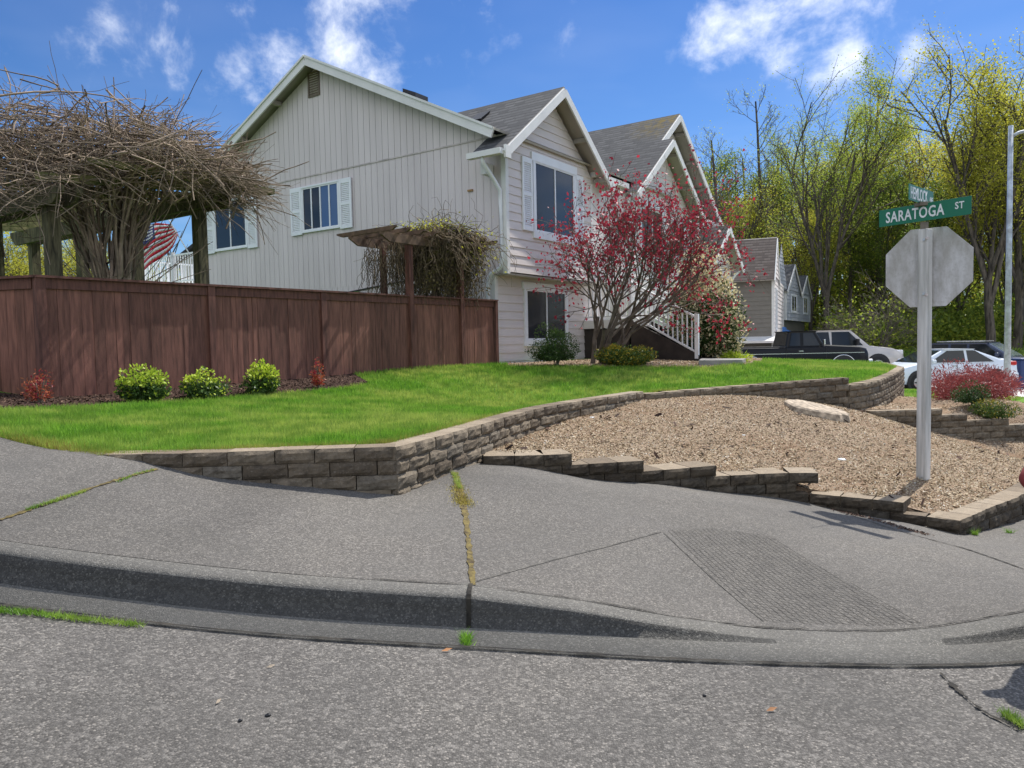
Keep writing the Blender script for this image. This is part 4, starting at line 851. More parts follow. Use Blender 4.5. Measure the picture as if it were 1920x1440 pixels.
# entry, garage section with nested gables
rg2 = MB(); ax_, az = 10.15, 8.70; bx_, bz = 8.58, 8.70-ps*(10.15-8.58)
sl2 = lambda s: az-ps*abs(ax_-s)
yb = 6.2
slab(rg2, [(bx_, -OV, bz), (bx_, yb, bz), (5.93, yb, sl2(5.93)), (5.93, -OV, sl2(5.93))], .05)
slab(rg2, [(ax_, 0, az), (ax_, yb, az), (bx_, yb, bz), (bx_, 0, bz)], .05)
slab(rg2, [(ax_, 0, az), (14.5, 0, az-ps*(14.5-ax_)), (14.5, yb, az-ps*(14.5-ax_)), (ax_, yb, az)], .05)
bz2 = lambda s: bz-ps*(s-bx_)
slab(rg2, [(bx_, -OV, bz), (11.45, -OV, bz2(11.45)), (11.45, .4, bz2(11.45)), (bx_, .4, bz)], .05)
rg2.build('roof', ['shingles', 'soffit'], house)
b = MB(); e = Vector((0, -OV-.02, -.135)); e2 = Vector((0, -.02, -.135))
barge(b, Vector((bx_, 0, bz))+e, Vector((5.95, 0, sl2(5.95)))+e); barge(b, Vector((bx_, .002, bz))+e, Vector((11.43, .002, bz2(11.43)))+e)
barge(b, Vector((ax_, 0, az))+e2, Vector((bx_+.1, 0, bz+.07))+e2); barge(b, Vector((ax_, .002, az))+e2, Vector((14.48, .002, az-ps*(14.48-ax_)))+e2)
b.beam((6.02, -OV-.03, 5.22), (6.02, -OV-.03, 5.46), .2, .05, (0, 1, 0)); b.build('barge_board', 'trim', house)
for s in (9.0, 10.1, 11.1): look((s-.05, -OV, bz2(s)-.16), (s+.05, 0, bz2(s)-.06))
for s in (10.7, 11.7, 12.7, 13.7): z = az-ps*(s-ax_); look((s-.05, 0, z-.16), (s+.05, .4, z-.06))
lap('wall', house, (0, 0.02, 0), Xp, -Yp, [(6.1, 2.0), (11.1, 2.0), (11.1, bz2(11.1)-.2), (bx_, bz-.2), (6.1, sl2(6.1)-.2)], 'siding_front')
lap('wall', house, (0, .42, 0), Xp, -Yp, [(bx_, 2.9), (14.1, 2.9), (14.1, sl2(14.1)-.2), (ax_, az-.2), (bx_, bz-.2)], 'siding_front')
mb = MB(); mb.box((6.08, .03, 2.0), (6.095, 1.2, 5.6)); mb.build('return_wall', 'siding_front', house)
trimc((6.06, -.03, 2.0), (6.17, .10, 5.4)); trimc((11.0, -.034, 2.0), (11.12, .05, 5.4)); trimc((14.02, .36, .5), (14.14, .48, 5.3))
window(house, (0, .02, 0), Xp, -Yp, 7.0, 8.6, 3.85, 5.25, (.5,), trim=.09, head=.16, sill=.14, glass='glass_dark')
window(house, (0, .02, 0), Xp, -Yp, 9.4, 10.4, 4.0, 5.1, (.5,), trim=.09, glass='glass_plain')
window(house, (0, .9, 0), Xp, -Yp, 4.35, 5.75, 4.6, 5.3, (.5,), trim=.07, glass='glass_plain')
dr = MB(); dr.box((4.45, .84, 1.86), (5.40, .90, 3.92)); dd = dr.build('door', 'white_trim', house)
kn = MB(); kn.tube([(4.54, .835, 2.86), (4.54, .77, 2.86)], .03, 8); kn.build('handle', 'alloy', dd)
dr = MB(); dr.box((6.9, .31, .75), (10.9, .35, 2.6))
for k in range(4): dr.box((6.95, .285, .8+k*.46), (10.85, .31, 1.22+k*.46))
dr.build('garage_door', 'white_trim', house)
ds = MB(); ds.tube([(5.98, -.2, 5.5), (6.0, -.1, 5.25), (6.04, .02, 5.05), (6.04, .02, 2.0)], .04, 8); ds.build('downspout', 'white_trim', house, smooth=True)
bg_ = MB(); bg_.box((.0, .90, 4.75), (.04, 1.04, 4.79)); bg_.build('wall_fitting', 'brass_bug', house)
# landing and stairs
L0, L1, FZ, GZ = 4.02, 5.35, 1.85, .84
st = MB(); st.box((L0, -1.03, FZ-.16), (L1, .9, FZ)); st.box((L0-.02, -1.05, FZ-.2), (L1+.02, -1.03, FZ+.01)); st.box((L0-.02, -1.03, FZ-.2), (L0, .32, FZ+.01)); ld = st.build('landing', 'trim', house)
st = MB(); st.box((L0+.05, -.98, .5), (L1-.05, .34, FZ-.21)); st.build('skirt_wall', 'deck_dark', house)
n = 6
for k in range(n):
    y = -1.05-(k+1)*.285; z = FZ-(k+1)*(FZ-GZ)/(n+.0)+.0
    t_ = MB(); t_.box((L0+.04, y-.02, z-.04+.0), (L1-.04, y+.285, z)); t_.box((L0+.06, y+.24, z-.2), (L1-.06, y+.262, z-.042)); t_.build('tread', 'deck_dark', house)
sr = MB()
for x in (L0, L1-.04): sr.add([(x, -1.06, FZ-.02), (x, -2.86, GZ+.08), (x, -2.86, GZ-.3), (x, -1.06, GZ-.3), (x+.04, -1.06, FZ-.02), (x+.04, -2.86, GZ+.08), (x+.04, -2.86, GZ-.3), (x+.04, -1.06, GZ-.3)], [(0, 1, 2, 3), (7, 6, 5, 4), (0, 4, 5, 1), (1, 5, 6, 2), (3, 2, 6, 7), (0, 3, 7, 4)])
sr.build('stringer', 'deck_dark', house)
def railing(parent, p, q, h=.95, post=.09, gap=.12, mat='white_trim', ends=(1, 1), name='railing'):
    p, q = Vector(p), Vector(q); Zv = Vector((0, 0, 1)); mb = MB(); mb.beam(p+Zv*h, q+Zv*h, .06, .045); mb.beam(p+Zv*.1, q+Zv*.1, .045, .045); n = max(2, int((q-p).to_2d().length/gap))
    for i in range(1, n): c = p+(q-p)*i/n; mb.beam(c+Zv*.1, c+Zv*h, .03, .03, (0, 1, 0))
    for on, c in zip(ends, (p, q)):
        if on: mb.beam(c-Zv*.05, c+Zv*(h+.1), post, post, (0, 1, 0))
    return mb.build(name, mat, parent)
railing(house, (L0+.03, .30, FZ), (L0+.03, -1.03, FZ), ends=(0, 1)); railing(house, (L0+.03, -1.06, FZ), (L0+.03, -2.80, GZ+.05), ends=(0, 1))
railing(house, (L1-.03, -1.03, FZ), (L1-.03, -2.80, GZ+.05), ends=(1, 1)); railing(house, (L1+.03, .0, FZ), (L1+.03, -1.0, FZ), ends=(0, 0))
# low garage gable in front of the far end
lap('wall', house, (0, -.6, 0), Xp, -Yp, [(10.8, .2), (13.3, .2), (13.3, 3.95), (12.05, 4.98), (10.8, 3.95)], 'siding_front')
mb = MB(); mb.box((13.28, -.59, .2), (13.3, 1.2, 3.95)); mb.build('return_wall', 'siding_front', house); mb = MB(); mb.box((10.8, -.59, .2), (10.82, 1.2, 3.95)); mb.build('return_wall', 'siding_front', house)
r = MB(); slab(r, [(12.05, -1.0, 5.2), (12.05, 1.4, 5.2), (10.5, 1.4, 3.83), (10.5, -1.0, 3.83)], .05); slab(r, [(12.05, -1.0, 5.2), (13.6, -1.0, 3.83), (13.6, 1.4, 3.83), (12.05, 1.4, 5.2)], .05); r.build('roof', ['shingles', 'soffit'], house)
b = MB(); barge(b, (12.05, -1.02, 5.07), (10.52, -1.02, 3.71), .04, .17); barge(b, (12.05, -1.018, 5.07), (13.58, -1.018, 3.71), .04, .17); b.build('barge_board', 'trim', house)
d = MB(); d.tube([(13.5, -.9, 3.75), (13.4, -.75, 3.6), (13.36, -.64, 3.4), (13.36, -.64, .3)], .04, 6); d.build('downspout', 'white_trim', house)
mb = MB(); mb.box((14.15, .42, .2), (14.2, 4, 5.2)); mb.build('return_wall', 'siding_front', house)
# rear deck railing
dk = MB(); zd = 3.42
dk.box((.3, D, zd-.2), (9, D+4.2, zd)); dkk = dk.build('rear_deck', 'trim', house)
def rail_at(a, b): railing(dkk, a, b, .95, .09, .13)
rail_at((.35, D+.05, zd), (.35, D+2.1, zd)); rail_at((.35, D+2.1, zd), (.35, D+4.2, zd)); rail_at((.35, D+4.2, zd), (5, D+4.2, zd))
for x_, y_ in ((.4, D+.3), (.4, D+4.1), (5, D+4.1)): mb = MB(); mb.box((x_-.06, y_-.06, .6), (x_+.06, y_+.06, zd-.2)); mb.build('deck_post', 'white_trim', dkk)
# concrete step in front
q0 = onlawn(1392, 684); q1 = onlawn(1310, 685); cs = MB(); cs.prism([(q1.x, q1.y, q1.z-.05), (q0.x, q0.y, q0.z-.05), (q0.x+.35, q0.y+.9, q0.z-.05), (q1.x+.4, q1.y+1.4, q1.z-.05)], (0, 0, .15)); tag(cs.build('concrete_step', 'concrete_slab', None, bevel=.01), 'grey concrete slab path edge beside the lawn and stair foot', 'path slab')
# ================================================================ FENCE
ang = math.atan2(fd.y, fd.x)
fence = empty('fence', (F0.x, F0.y, 0), ang, 'reddish brown board fence with cap rail running from corner post to house', 'fence')
ZT = 2.225
hl = lambda a, off_=0: h_lawn.at(F0.x+fd.x*a+fn.x*off_, F0.y+fd.y*a+fn.y*off_)
def board_run(parent, a0, a1, top, ground, seed):
    rg = random.Random(seed); mb = MB(); a = a0
    while a < a1-.01:
        w_ = min(rg.choice([.09, .14, .14, .14, .19]), a1-a); y = -.012+rg.uniform(-.006, .006); g_ = rg.choice([.002, .003, .003, .006]); zb = ground(a+w_/2)-.02+rg.uniform(-.01, .02)
        lean = rg.uniform(-.003, .003)
        mb.add([(a+g_/2+lean, y-.01, zb), (a+w_-g_/2+lean, y-.01, zb), (a+w_-g_/2, y-.01, top), (a+g_/2, y-.01, top), (a+g_/2+lean, y+.01, zb), (a+w_-g_/2+lean, y+.01, zb), (a+w_-g_/2, y+.01, top), (a+g_/2, y+.01, top)], [(0, 1, 2, 3), (7, 6, 5, 4), (0, 4, 5, 1), (1, 5, 6, 2), (2, 6, 7, 3), (3, 7, 4, 0)])
        a += w_
    return mb.build('board_panel', 'fence_wood', parent)
fa = [0, 2.25, 4.28, 6.33, 7.78, fl-.04]
for i in range(5):
    board_run(fence, fa[i]+.05, fa[i+1]-.05, ZT-.02, hl, i)
    mb = MB(); mb.box((fa[i]+.05, -.045, ZT-.13), (fa[i+1]-.05, -.023, ZT-.0)); mb.build('top_rail', 'fence_trim', fence)
for i in (0, 1, 2):
    mb = MB(); mb.box((fa[i]-.055, -.07, hl(fa[i])-.1), (fa[i]+.055, .05, ZT-.001)); mb.build('post', 'fence_trim', fence)
mb = MB(); mb.box((fa[5]-.0, -.06, hl(fl)-.1), (fa[5]+.08, .05, ZT-.001)); mb.build('post', 'fence_trim', fence)
mb = MB(); mb.box((-.06, -.085, ZT), (6.27, .075, ZT+.03)); mb.box((6.39, -.085, ZT), (7.72, .075, ZT+.03)); mb.box((7.84, -.085, ZT), (fl+.03, .075, ZT+.03)); mb.build('cap_rail', 'fence_trim', fence)
# fence going away to the left from the corner
f2 = empty('fence', (F0.x, F0.y, 0), R_(180-15), 'short brown board fence run going left from the corner post', 'fence')
a2 = R_(165); g2 = lambda a: h_lawn.at(F0.x+math.cos(a2)*a, F0.y+math.sin(a2)*a)
mb = MB(); a = .08; rg = random.Random(3)
while a < 4.5:
    w_ = .14; mb.box((a+.002, .0, g2(a)-.03), (a+w_-.002, .02, ZT-.02)); a += w_
mb.build('board_panel', 'fence_wood', f2)
mb = MB(); mb.box((.07, .022, ZT-.13), (4.5, .045, ZT)); mb.build('top_rail', 'fence_trim', f2); mb = MB(); mb.box((-.02, -.07, ZT+.001), (4.5, .085, ZT+.031)); mb.build('cap_rail', 'fence_trim', f2)
mb = MB(); mb.box((2.3, -.05, .5), (2.4, .06, ZT-.001)); mb.build('post', 'fence_trim', f2)
# ================================================================ ARBOUR in the fence line
arb = empty('arbour', (F0.x, F0.y, 0), ang, 'small brown slatted arbour carrying a tangled vine above the fence', 'arbour')
ZA = 3.20
for a in (6.33, 7.78):
    mb = MB(); mb.box((a-.05, -.09, hl(a)-.1), (a+.05, .03, ZA-.0)); mb.build('post', 'fence_trim', arb)
for a in (6.33, 7.78):
    mb = MB(); mb.box((a-.05, .62, .8), (a+.05, .72, ZA)); mb.build('post', 'fence_trim', arb)
def notched(mb, p, q, z0, z1, y, th):
    # beam with angled ends
    mb.prism([(p, y, z1), (p, y, z1-.05), (p+.22, y, z0), (q-.22, y, z0), (q, y, z1-.05), (q, y, z1)], (0, th, 0))
for y in (-.13, .72): 
    mb = MB(); notched(mb, 5.55, 8.6, ZA, ZA+.17, y, .04); mb.build('beam', 'arbour_wood', arb)
for k in range(9):
    a = 5.6+k*.36; mb = MB(); mb.prism([(a, -.45, ZA+.25), (a, -.45, ZA+.22), (a, -.35, ZA+.172), (a, 1.0, ZA+.172), (a, 1.15, ZA+.22), (a, 1.15, ZA+.25)], (.045, 0, 0)); mb.build('slat', 'arbour_wood', arb)
# ================================================================ PERGOLA behind the fence
PA = PY(375, 450, 12.5); PA.z = 0
pg = empty('pergola', PA, HROT, 'large old timber pergola with moss, buried under a bare wisteria', 'pergola')
ZA1, ZB1 = 3.60, 3.34; WB = -2.3
for t_ in (0, 1.95, 3.9, 5.9):
    mb = MB(); mb.box((-.085, t_-.085, .5), (.085, t_+.085, ZA1)); mb.build('post', 'old_timber', pg)
for t_ in (0, 1.85, 3.8, 5.8):
    mb = MB(); mb.box((WB-.085, t_-.085, .5), (WB+.085, t_+.085, ZB1)); mb.build('post', 'old_timber', pg)
def vb_(x, z0, z1, a, b, th=.07):
    mb = MB(); mb.prism([(x-th/2, a, z1), (x-th/2, a, z1-.08), (x-th/2, a+.2, z0), (x-th/2, b-.2, z0), (x-th/2, b, z1-.08), (x-th/2, b, z1)], (th, 0, 0)); mb.build('beam', 'old_timber', pg)
vb_(-.12, ZA1-.0, ZA1+.28, -.75, 6.6); vb_(.12, ZA1-.0, ZA1+.28, -.75, 6.6); vb_(WB-.12, ZB1, ZB1+.22, -.6, 6.6); vb_(WB+.12, ZB1, ZB1+.22, -.6, 6.6)
for k in range(8):
    y = -.3+k*.9; mb = MB(); mb.beam((WB-.3, y, ZB1+.34), (.95, y, ZA1+.42), .06, .12); mb.build('rafter', 'mossy_timber', pg)
mb = MB(); mb.beam((WB+.3, -.55, ZA1+.36), (1.0, -.62, ZA1+.38), .16, .09); mb.build('ledger', 'mossy_timber', pg)
# ================================================================ SIGNS
PB = PY(1731, 893, 7.3); PB.z = h_grav.at(PB.x, PB.y)
def toworld_rot(dx, dy): return math.atan2(dy, dx)
signp = empty('street_sign', (PB.x, PB.y, PB.z-.25), 0, 'weathered wooden post carrying the back of a stop sign and two green street name plates', 'street sign')
zt_ = PY(1735, 392, 7.3).z-(PB.z-.25)
ar = R_(-42)        # plate direction azimuth for the octagon
mb = MB(); k = .058; ca, sa = math.cos(R_(28)), math.sin(R_(28))
pts = [(k*(x*ca-y*sa), k*(x*sa+y*ca)) for x, y in ((-.8, -.8), (.8, -.8), (.8, .8), (-.8, .8))]
hp = PY(1733, 430, 7.3).z-(PB.z-.25); mb.prism([(x, y, 0) for x, y in pts], (0, 0, hp)); mb.build('post', 'post_grey', signp, bevel=.006)
mb = MB(); mb.prism([(x*.55-.01, y*.55, hp-.09) for x, y in pts], (0, 0, .16)); mb.build('bracket', 'bark_light', signp)
def oct_(mb, c, ax, r, y0, y1):
    ax = Vector(ax); up = Vector((0, 0, 1)); n = ax.cross(up); a = [Vector(c)+ax*r*math.cos(R_(22.5+45*i))+up*r*math.sin(R_(22.5+45*i))+n*y0 for i in range(8)]; mb.prism([tuple(q) for q in a], n*(y1-y0))
az_ = R_(-49.5); oax = Vector((-math.sin(-az_)*-1 if False else math.sin(az_), math.cos(az_), 0)); oax = -oax     # points right and towards the camera
oz = PY(1735, 500, 7.25).z-(PB.z-.25)
mb = MB(); nrm = oax.cross(Vector((0, 0, 1))); sgn = 1 if nrm.y > 0 else -1
oct_(mb, Vector((.015, 0, oz)), oax, .381/math.cos(R_(22.5))*1.0, .062*sgn, .066*sgn); mb.build('stop_sign', 'sign_back', signp, bevel=.0015)
mb = MB()
for dz in (-.26, .26): mb.tube([Vector((.0, 0, oz+dz))-nrm*sgn*.05, Vector((.0, 0, oz+dz))-nrm*sgn*.062], .012, 8)
mb.build('bolt', 'alloy', signp)
for dz in (-.27, .27):
    mb = MB(); q_ = Vector((-.02, -.058, oz+dz)); mb.tube([q_, q_+Vector((-.004, -.02, 0))], .014, 6); mb.build('bolt', 'groove', signp)
def textmesh(txt, size, mat, parent, mtx, ext=.0012, bold=.012, squeeze=1.0, spacing=1.0):
    cu = bpy.data.curves.new('lettering', 'FONT'); cu.body = txt; cu.size = 1.0; cu.align_x = 'CENTER'; cu.align_y = 'CENTER'; cu.extrude = .01; cu.offset = .018; cu.space_character = spacing; cu.resolution_u = 3
    to = bpy.data.objects.new('lettering', cu); COL.objects.link(to); bpy.context.view_layer.update(); dg = bpy.context.evaluated_depsgraph_get(); me = bpy.data.meshes.new_from_object(to.evaluated_get(dg)); bpy.data.objects.remove(to); 
    me.materials.clear(); me.materials.append(MT[mat]); xs = [v_.co.x for v_ in me.vertices]; ys = [v_.co.y for v_ in me.vertices]; me.transform(mtx @ Matrix.Diagonal((squeeze/(max(xs)-min(xs)), size/(max(ys)-min(ys)), .1, 1)) @ Matrix.Translation((-(max(xs)+min(xs))/2, -(max(ys)+min(ys))/2, 0))); return link('lettering', me, parent)
def plate(c, azd, L, H, txts, thick=.004):
    a = R_(azd); ax = Vector((math.sin(a), math.cos(a), 0)); ax = ax if ax.x > 0 else -ax; up = Vector((0, 0, 1)); n = ax.cross(up)   # n faces the camera side
    if n.y > 0: n = -n
    mb = MB(); c = Vector(c); mb.prism([c+ax*sx*L/2+up*sz*H/2 for sx, sz in ((-1, -1), (1, -1), (1, 1), (-1, 1))], n*thick); po = mb.build('name_plate', 'sign_green', signp, bevel=.001)
    for tx, sz, ox, oy, sq, spc in txts:
        m = Matrix((( ax.x, up.x, n.x, 0), (ax.y, up.y, n.y, 0), (ax.z, up.z, n.z, 0), (0, 0, 0, 1))); o_ = c+ax*ox+up*oy+n*(thick+.0015); m.translation = o_; textmesh(tx, sz, 'sign_white', po, m, squeeze=sq, spacing=spc)
s1 = PY(1731, 398, 7.28); s2 = PY(1727, 367, 7.3); b0 = Vector((PB.x, PB.y, PB.z-.25))
plate(s1-b0, -34, .875, .168, [('SARATOGA', .108, -.083, .0, .565, 1.1), ('ST', .066, .335, .014, .08, 1.1)])
plate(s2-b0, 47, .66, .150, [('HEMLOCK', .115, -.06, 0, .45, 1.0), ('AVE', .055, .262, -.014, .09, 1.0)])
mb = MB(); mb.box(tuple((s1+s2)/2-b0-Vector((.05, .05, .02))), tuple((s1+s2)/2-b0+Vector((.05, .05, .014)))); mb.build('bracket', 'bark_light', signp)
# lamp post
LPb = PY(1888, 725, 24.0); lamp = empty('street_lamp', (LPb.x, LPb.y, -.6), 0, 'tall grey metal street lamp pole with an arm, by the street at the right', 'street lamp')
hz = PY(1886, 236, 24.0).z+.6; mb = MB(); mb.tube([(0, 0, 0), (0, 0, hz*.5), (0, 0, hz)], [.10, .085, .07], 12); mb.build('pole', 'galvanised', lamp, smooth=True)
mb = MB(); mb.tube([(0, 0, hz-.35), (.25, 0, hz-.22), (1.1, 0, hz-.02), (2.2, 0, hz+.12)], [.05, .05, .045, .04], 8); mb.build('arm', 'galvanised', lamp, smooth=True)
mb = MB(); mb.prism([(2.1, -.13, hz+.08), (2.75, -.1, hz+.12), (2.75, .1, hz+.12), (2.1, .13, hz+.08)], (0, 0, .12)); mb.build('lamp_head', 'galvanised', lamp, bevel=.02)
mb = MB(); mb.box((-.17, -.17, 0), (.17, .17, .06)); mb.build('base_plate', 'galvanised', lamp)
# wheeled bin
bn = PY(1914, 720, 29.0); bz_ = h_far.at(bn.x, bn.y)+.06; bi = empty('wheeled_bin', (bn.x+.05, bn.y, bz_), R_(8), 'dark blue wheeled rubbish bin beside the street lamp pole', 'bin')
mb = MB(); z1 = PY(1905, 671, 29).z-bz_; mb.add([(-.33, -.3, .0), (.33, -.3, 0), (.33, .35, 0), (-.33, .35, 0), (-.42, -.4, z1-.08), (.42, -.4, z1-.08), (.42, .42, z1-.08), (-.42, .42, z1-.08)], [(0, 3, 2, 1), (4, 5, 6, 7), (0, 1, 5, 4), (1, 2, 6, 5), (2, 3, 7, 6), (3, 0, 4, 7)]); mb.build('body', 'bin_blue', bi, bevel=.04)
mb = MB(); mb.prism([(-.46, -.45, z1-.08), (.46, -.45, z1-.08), (.46, .47, z1-.08), (-.46, .47, z1-.08)], (0, 0, .07)); mb.build('lid', 'bin_blue', bi, bevel=.03)
for x in (-.3, .3): mb = MB(); mb.tube([(x-.03, .38, .12), (x+.03, .38, .12)], .12, 14); mb.build('wheel', 'rubber', bi)
mb = MB(); mb.tube([(.05, -.392, z1-.42), (.05, -.398, z1-.42)], .09, 16); mb.build('emblem', 'sign_white', bi)
# ================================================================ VEHICLES
def vehicle(name, label, cat, loc, rot, L, W, body, belt, roof_y, cabin, paint, wheels, wr_=.34, ch=None, glass=(), tumble=.14, parts=()):
    """body: (x, z_top) from tail to nose; belt z; cabin: x at belt rear, roof rear, roof front, belt front; roof z"""
    root = empty(name, loc, rot, label, cat); w2 = W/2; zb = .26
    V = []; n = 0
    def zt(x): return float(np.interp(x, [b[0] for b in body], [b[1] for b in body]))
    xs = sorted(set([b[0] for b in body]+list(np.linspace(body[0][0], body[-1][0], 15)))); mb = MB(); rings = []
    for x in xs:
        e = min(x-xs[0], xs[-1]-x); inn_ = .12*max(0, 1-e/.35)**2; w_ = w2-inn_; t = zt(x); b = zb+.12*max(0, 1-e/.4)**2
        mid = b+(t-b)*.55
        rings.append([(x, w_-.06, b), (x, w_-.01, b+.1), (x, w_, mid), (x, w_-.02, t-.10), (x, w_-.07, t-.02), (x, w_-.2, t+.012), (x, 0, t+.03)])
    full = [r+[(x, -y, z) for x, y, z in r[-2::-1]] for r in rings]; m_ = len(full[0])
    for r in full: mb.v += r
    for i in range(len(full)-1):
        for k in range(m_-1): mb.f.append((i*m_+k, i*m_+k+1, (i+1)*m_+k+1, (i+1)*m_+k))
        mb.f.append((i*m_+m_-1, i*m_, (i+1)*m_, (i+1)*m_+m_-1))
    mb.f += [tuple(range(m_))[::-1], tuple(range((len(full)-1)*m_, len(full)*m_))]; mb.m = [0]*len(mb.f)
    bo = mb.build('body', paint, root, smooth=True); 
    sp2 = bo.modifiers.new('edge', 'EDGE_SPLIT'); sp2.split_angle = R_(38)
    # cabin
    x0, x1, x2, x3 = cabin; wt = w2-tumble; wb = w2-.05; zr = roof_y; C8 = {}
    def side_pt(x, f, sg):  # f 0 at belt 1 at roof
        return Vector((x, sg*(wb+(wt-wb)*f), belt+(zr-belt)*f))
    rb = [side_pt(x0, 0, 1), side_pt(x3, 0, 1), side_pt(x3, 0, -1), side_pt(x0, 0, -1)]; rt = [side_pt(x1, 1, 1), side_pt(x2, 1, 1), side_pt(x2, 1, -1), side_pt(x1, 1, -1)]
    cb = MB(); cb.add(rb+rt, [(4, 5, 6, 7)[::-1], (0, 1, 5, 4), (1, 2, 6, 5), (2, 3, 7, 6), (3, 0, 4, 7)]); co_ = cb.build('cabin', paint, root, bevel=.07)
    xm = (x1+x2)/2; cb = MB(); 
    def pane(pts, nm='window', mat='car_glass'):
        c = sum(pts, Vector())/len(pts); p = MB(); nn = (pts[1]-pts[0]).cross(pts[2]-pts[0]).normalized(); out = c-Vector(((x1+x2)/2, 0, (belt+zr)/2)); nn = nn if nn.dot(out) > 0 else -nn
        p.prism([q+nn*.004 for q in pts], nn*.008); return p.build(nm, mat, root)
    for sg in (1, -1):
        for (a0, a1, a2, a3) in glass: pane([side_pt(a0, .06, sg), side_pt(a3, .06, sg), side_pt(a2, .88, sg), side_pt(a1, .88, sg)])
    def fr(xa, xb, f, g): x = xa+(xb-xa)*f; yy = (wb+(wt-wb)*f)*g; return Vector((x, yy, belt+(zr-belt)*f))
    pane([fr(x3, x2, .08, .9), fr(x3, x2, .08, -.9), fr(x3, x2, .9, -.88), fr(x3, x2, .9, .88)], 'windscreen', ch.get('screen', 'car_glass'))
    pane([fr(x0, x1, .08, .9), fr(x0, x1, .08, -.9), fr(x0, x1, .9, -.88), fr(x0, x1, .9, .88)], 'rear_window')
    for xw in wheels:
        for sg in (1, -1):
            a = MB(); a.tube([(xw, sg*(w2-.3), wr_+.02), (xw, sg*(w2+.006), wr_+.02)], wr_+.085, 24); a.build('wheel_arch', ch.get('arch', 'black_plastic'), root)
            if ch.get('arch_trim'):
                a = MB(); r0 = wr_+.10; P = [(xw+r0*math.cos(q), sg*(w2+.012), wr_+.02+r0*math.sin(q)) for q in np.linspace(0, math.pi, 15)]; a.tube(P, .018, 6); a.build('arch_trim', 'chrome', root, smooth=True)
            ty = MB(); ty.tube([(xw, sg*(w2-.2), wr_), (xw, sg*(w2-.02), wr_), (xw, sg*(w2+.02), wr_)], [wr_, wr_, wr_-.03], 24); to = ty.build('wheel', 'rubber', root, smooth=True)
            rm = MB(); rm.tube([(xw, sg*(w2+.005), wr_), (xw, sg*(w2+.027), wr_)], [wr_*.62, wr_*.56], 20)
            rm.build('rim', ch.get('rim', 'alloy'), to)
            sp3 = MB()
            for q in range(5): an = q*2*math.pi/5; d_ = Vector((math.cos(an), 0, math.sin(an))); sp3.beam(Vector((xw, sg*(w2+.032), wr_))+d_*.04, Vector((xw, sg*(w2+.032), wr_))+d_*wr_*.5, .05, .012, (0, 1, 0))
            sp3.build('spoke', ch.get('spoke', 'black_plastic'), to)
    for nm, mat, a, b, bev in parts:
        p = MB(); p.box(a, b); p.build(nm, mat, root, bevel=bev)
    return root, w2
# black classic pickup, nose to the right
tz = lambda x, y: h_far.at(x, y)+.065
def at_px(px, Y): return (px-960)/FPX*Y
TX = at_px(1479, 29.5); w2_ = .98
body = [(-2.75, 1.12), (-2.7, 1.17), (-.42, 1.17), (-.40, 1.22), (1.02, 1.22), (1.1, 1.24), (2.35, 1.16), (2.62, 1.10), (2.70, .98)]
pk = [('bed_rail', 'black_plastic', (-2.72, w2_-.09, 1.175), (-.42, w2_-.03, 1.215), .008), ('bed_rail', 'black_plastic', (-2.72, -w2_+.03, 1.175), (-.42, -w2_+.09, 1.215), .008)]
for sg in (1, -1):
    y0, y1 = (sg*w2_, sg*(w2_+.014))
    pk += [('side_trim', 'chrome', (-2.6, y0, .93), (2.5, y1, .955), 0), ('side_trim', 'chrome', (-1.25, y0, .38), (1.35, y1, .41), 0), ('door_handle', 'chrome', (.05, y0, 1.02), (.22, y1+sg*.02, 1.05), 0),
           ('mirror', 'chrome', (.92, sg*(w2_+.05), 1.27), (.98, sg*(w2_+.22), 1.46), .02), ('headlight', 'lamp_clear', (2.66, sg*.62-.14, .78), (2.73, sg*.62+.14, .96), .03), ('tail_light', 'lamp_red', (-2.79, sg*.80-.08, .75), (-2.74, sg*.80+.08, 1.02), .01)]
for sg in (1, -1):
    for xx in (-.41, .16, 1.08): pk.append(('door_seam', 'black_plastic', (xx, sg*w2_*.985, .42), (xx+.012, sg*(w2_+.004), 1.17), 0))
pk += [('bumper', 'chrome', (2.66, -.95, .46), (2.84, .95, .68), .03), ('bumper', 'chrome', (-2.9, -.95, .48), (-2.76, .95, .66), .03), ('grille', 'chrome', (2.69, -.48, .74), (2.74, .48, .98), .02)]
tr_, _ = vehicle('pickup_truck', 'black classic extended cab pickup truck with chrome trim parked behind the lawn', 'pickup truck', (TX, 29.5, tz(TX, 29.5)), R_(-3), 5.5, 1.96, body, 1.20, 1.80, (-.40, -.28, .72, 1.06), 'paint_black', (-1.75, 1.72), .37,
            dict(arch_trim=1, rim='chrome', screen='windshield_glare'), [(-.28, -.18, .12, .12), (.24, .24, .60, .86)], .13, pk)
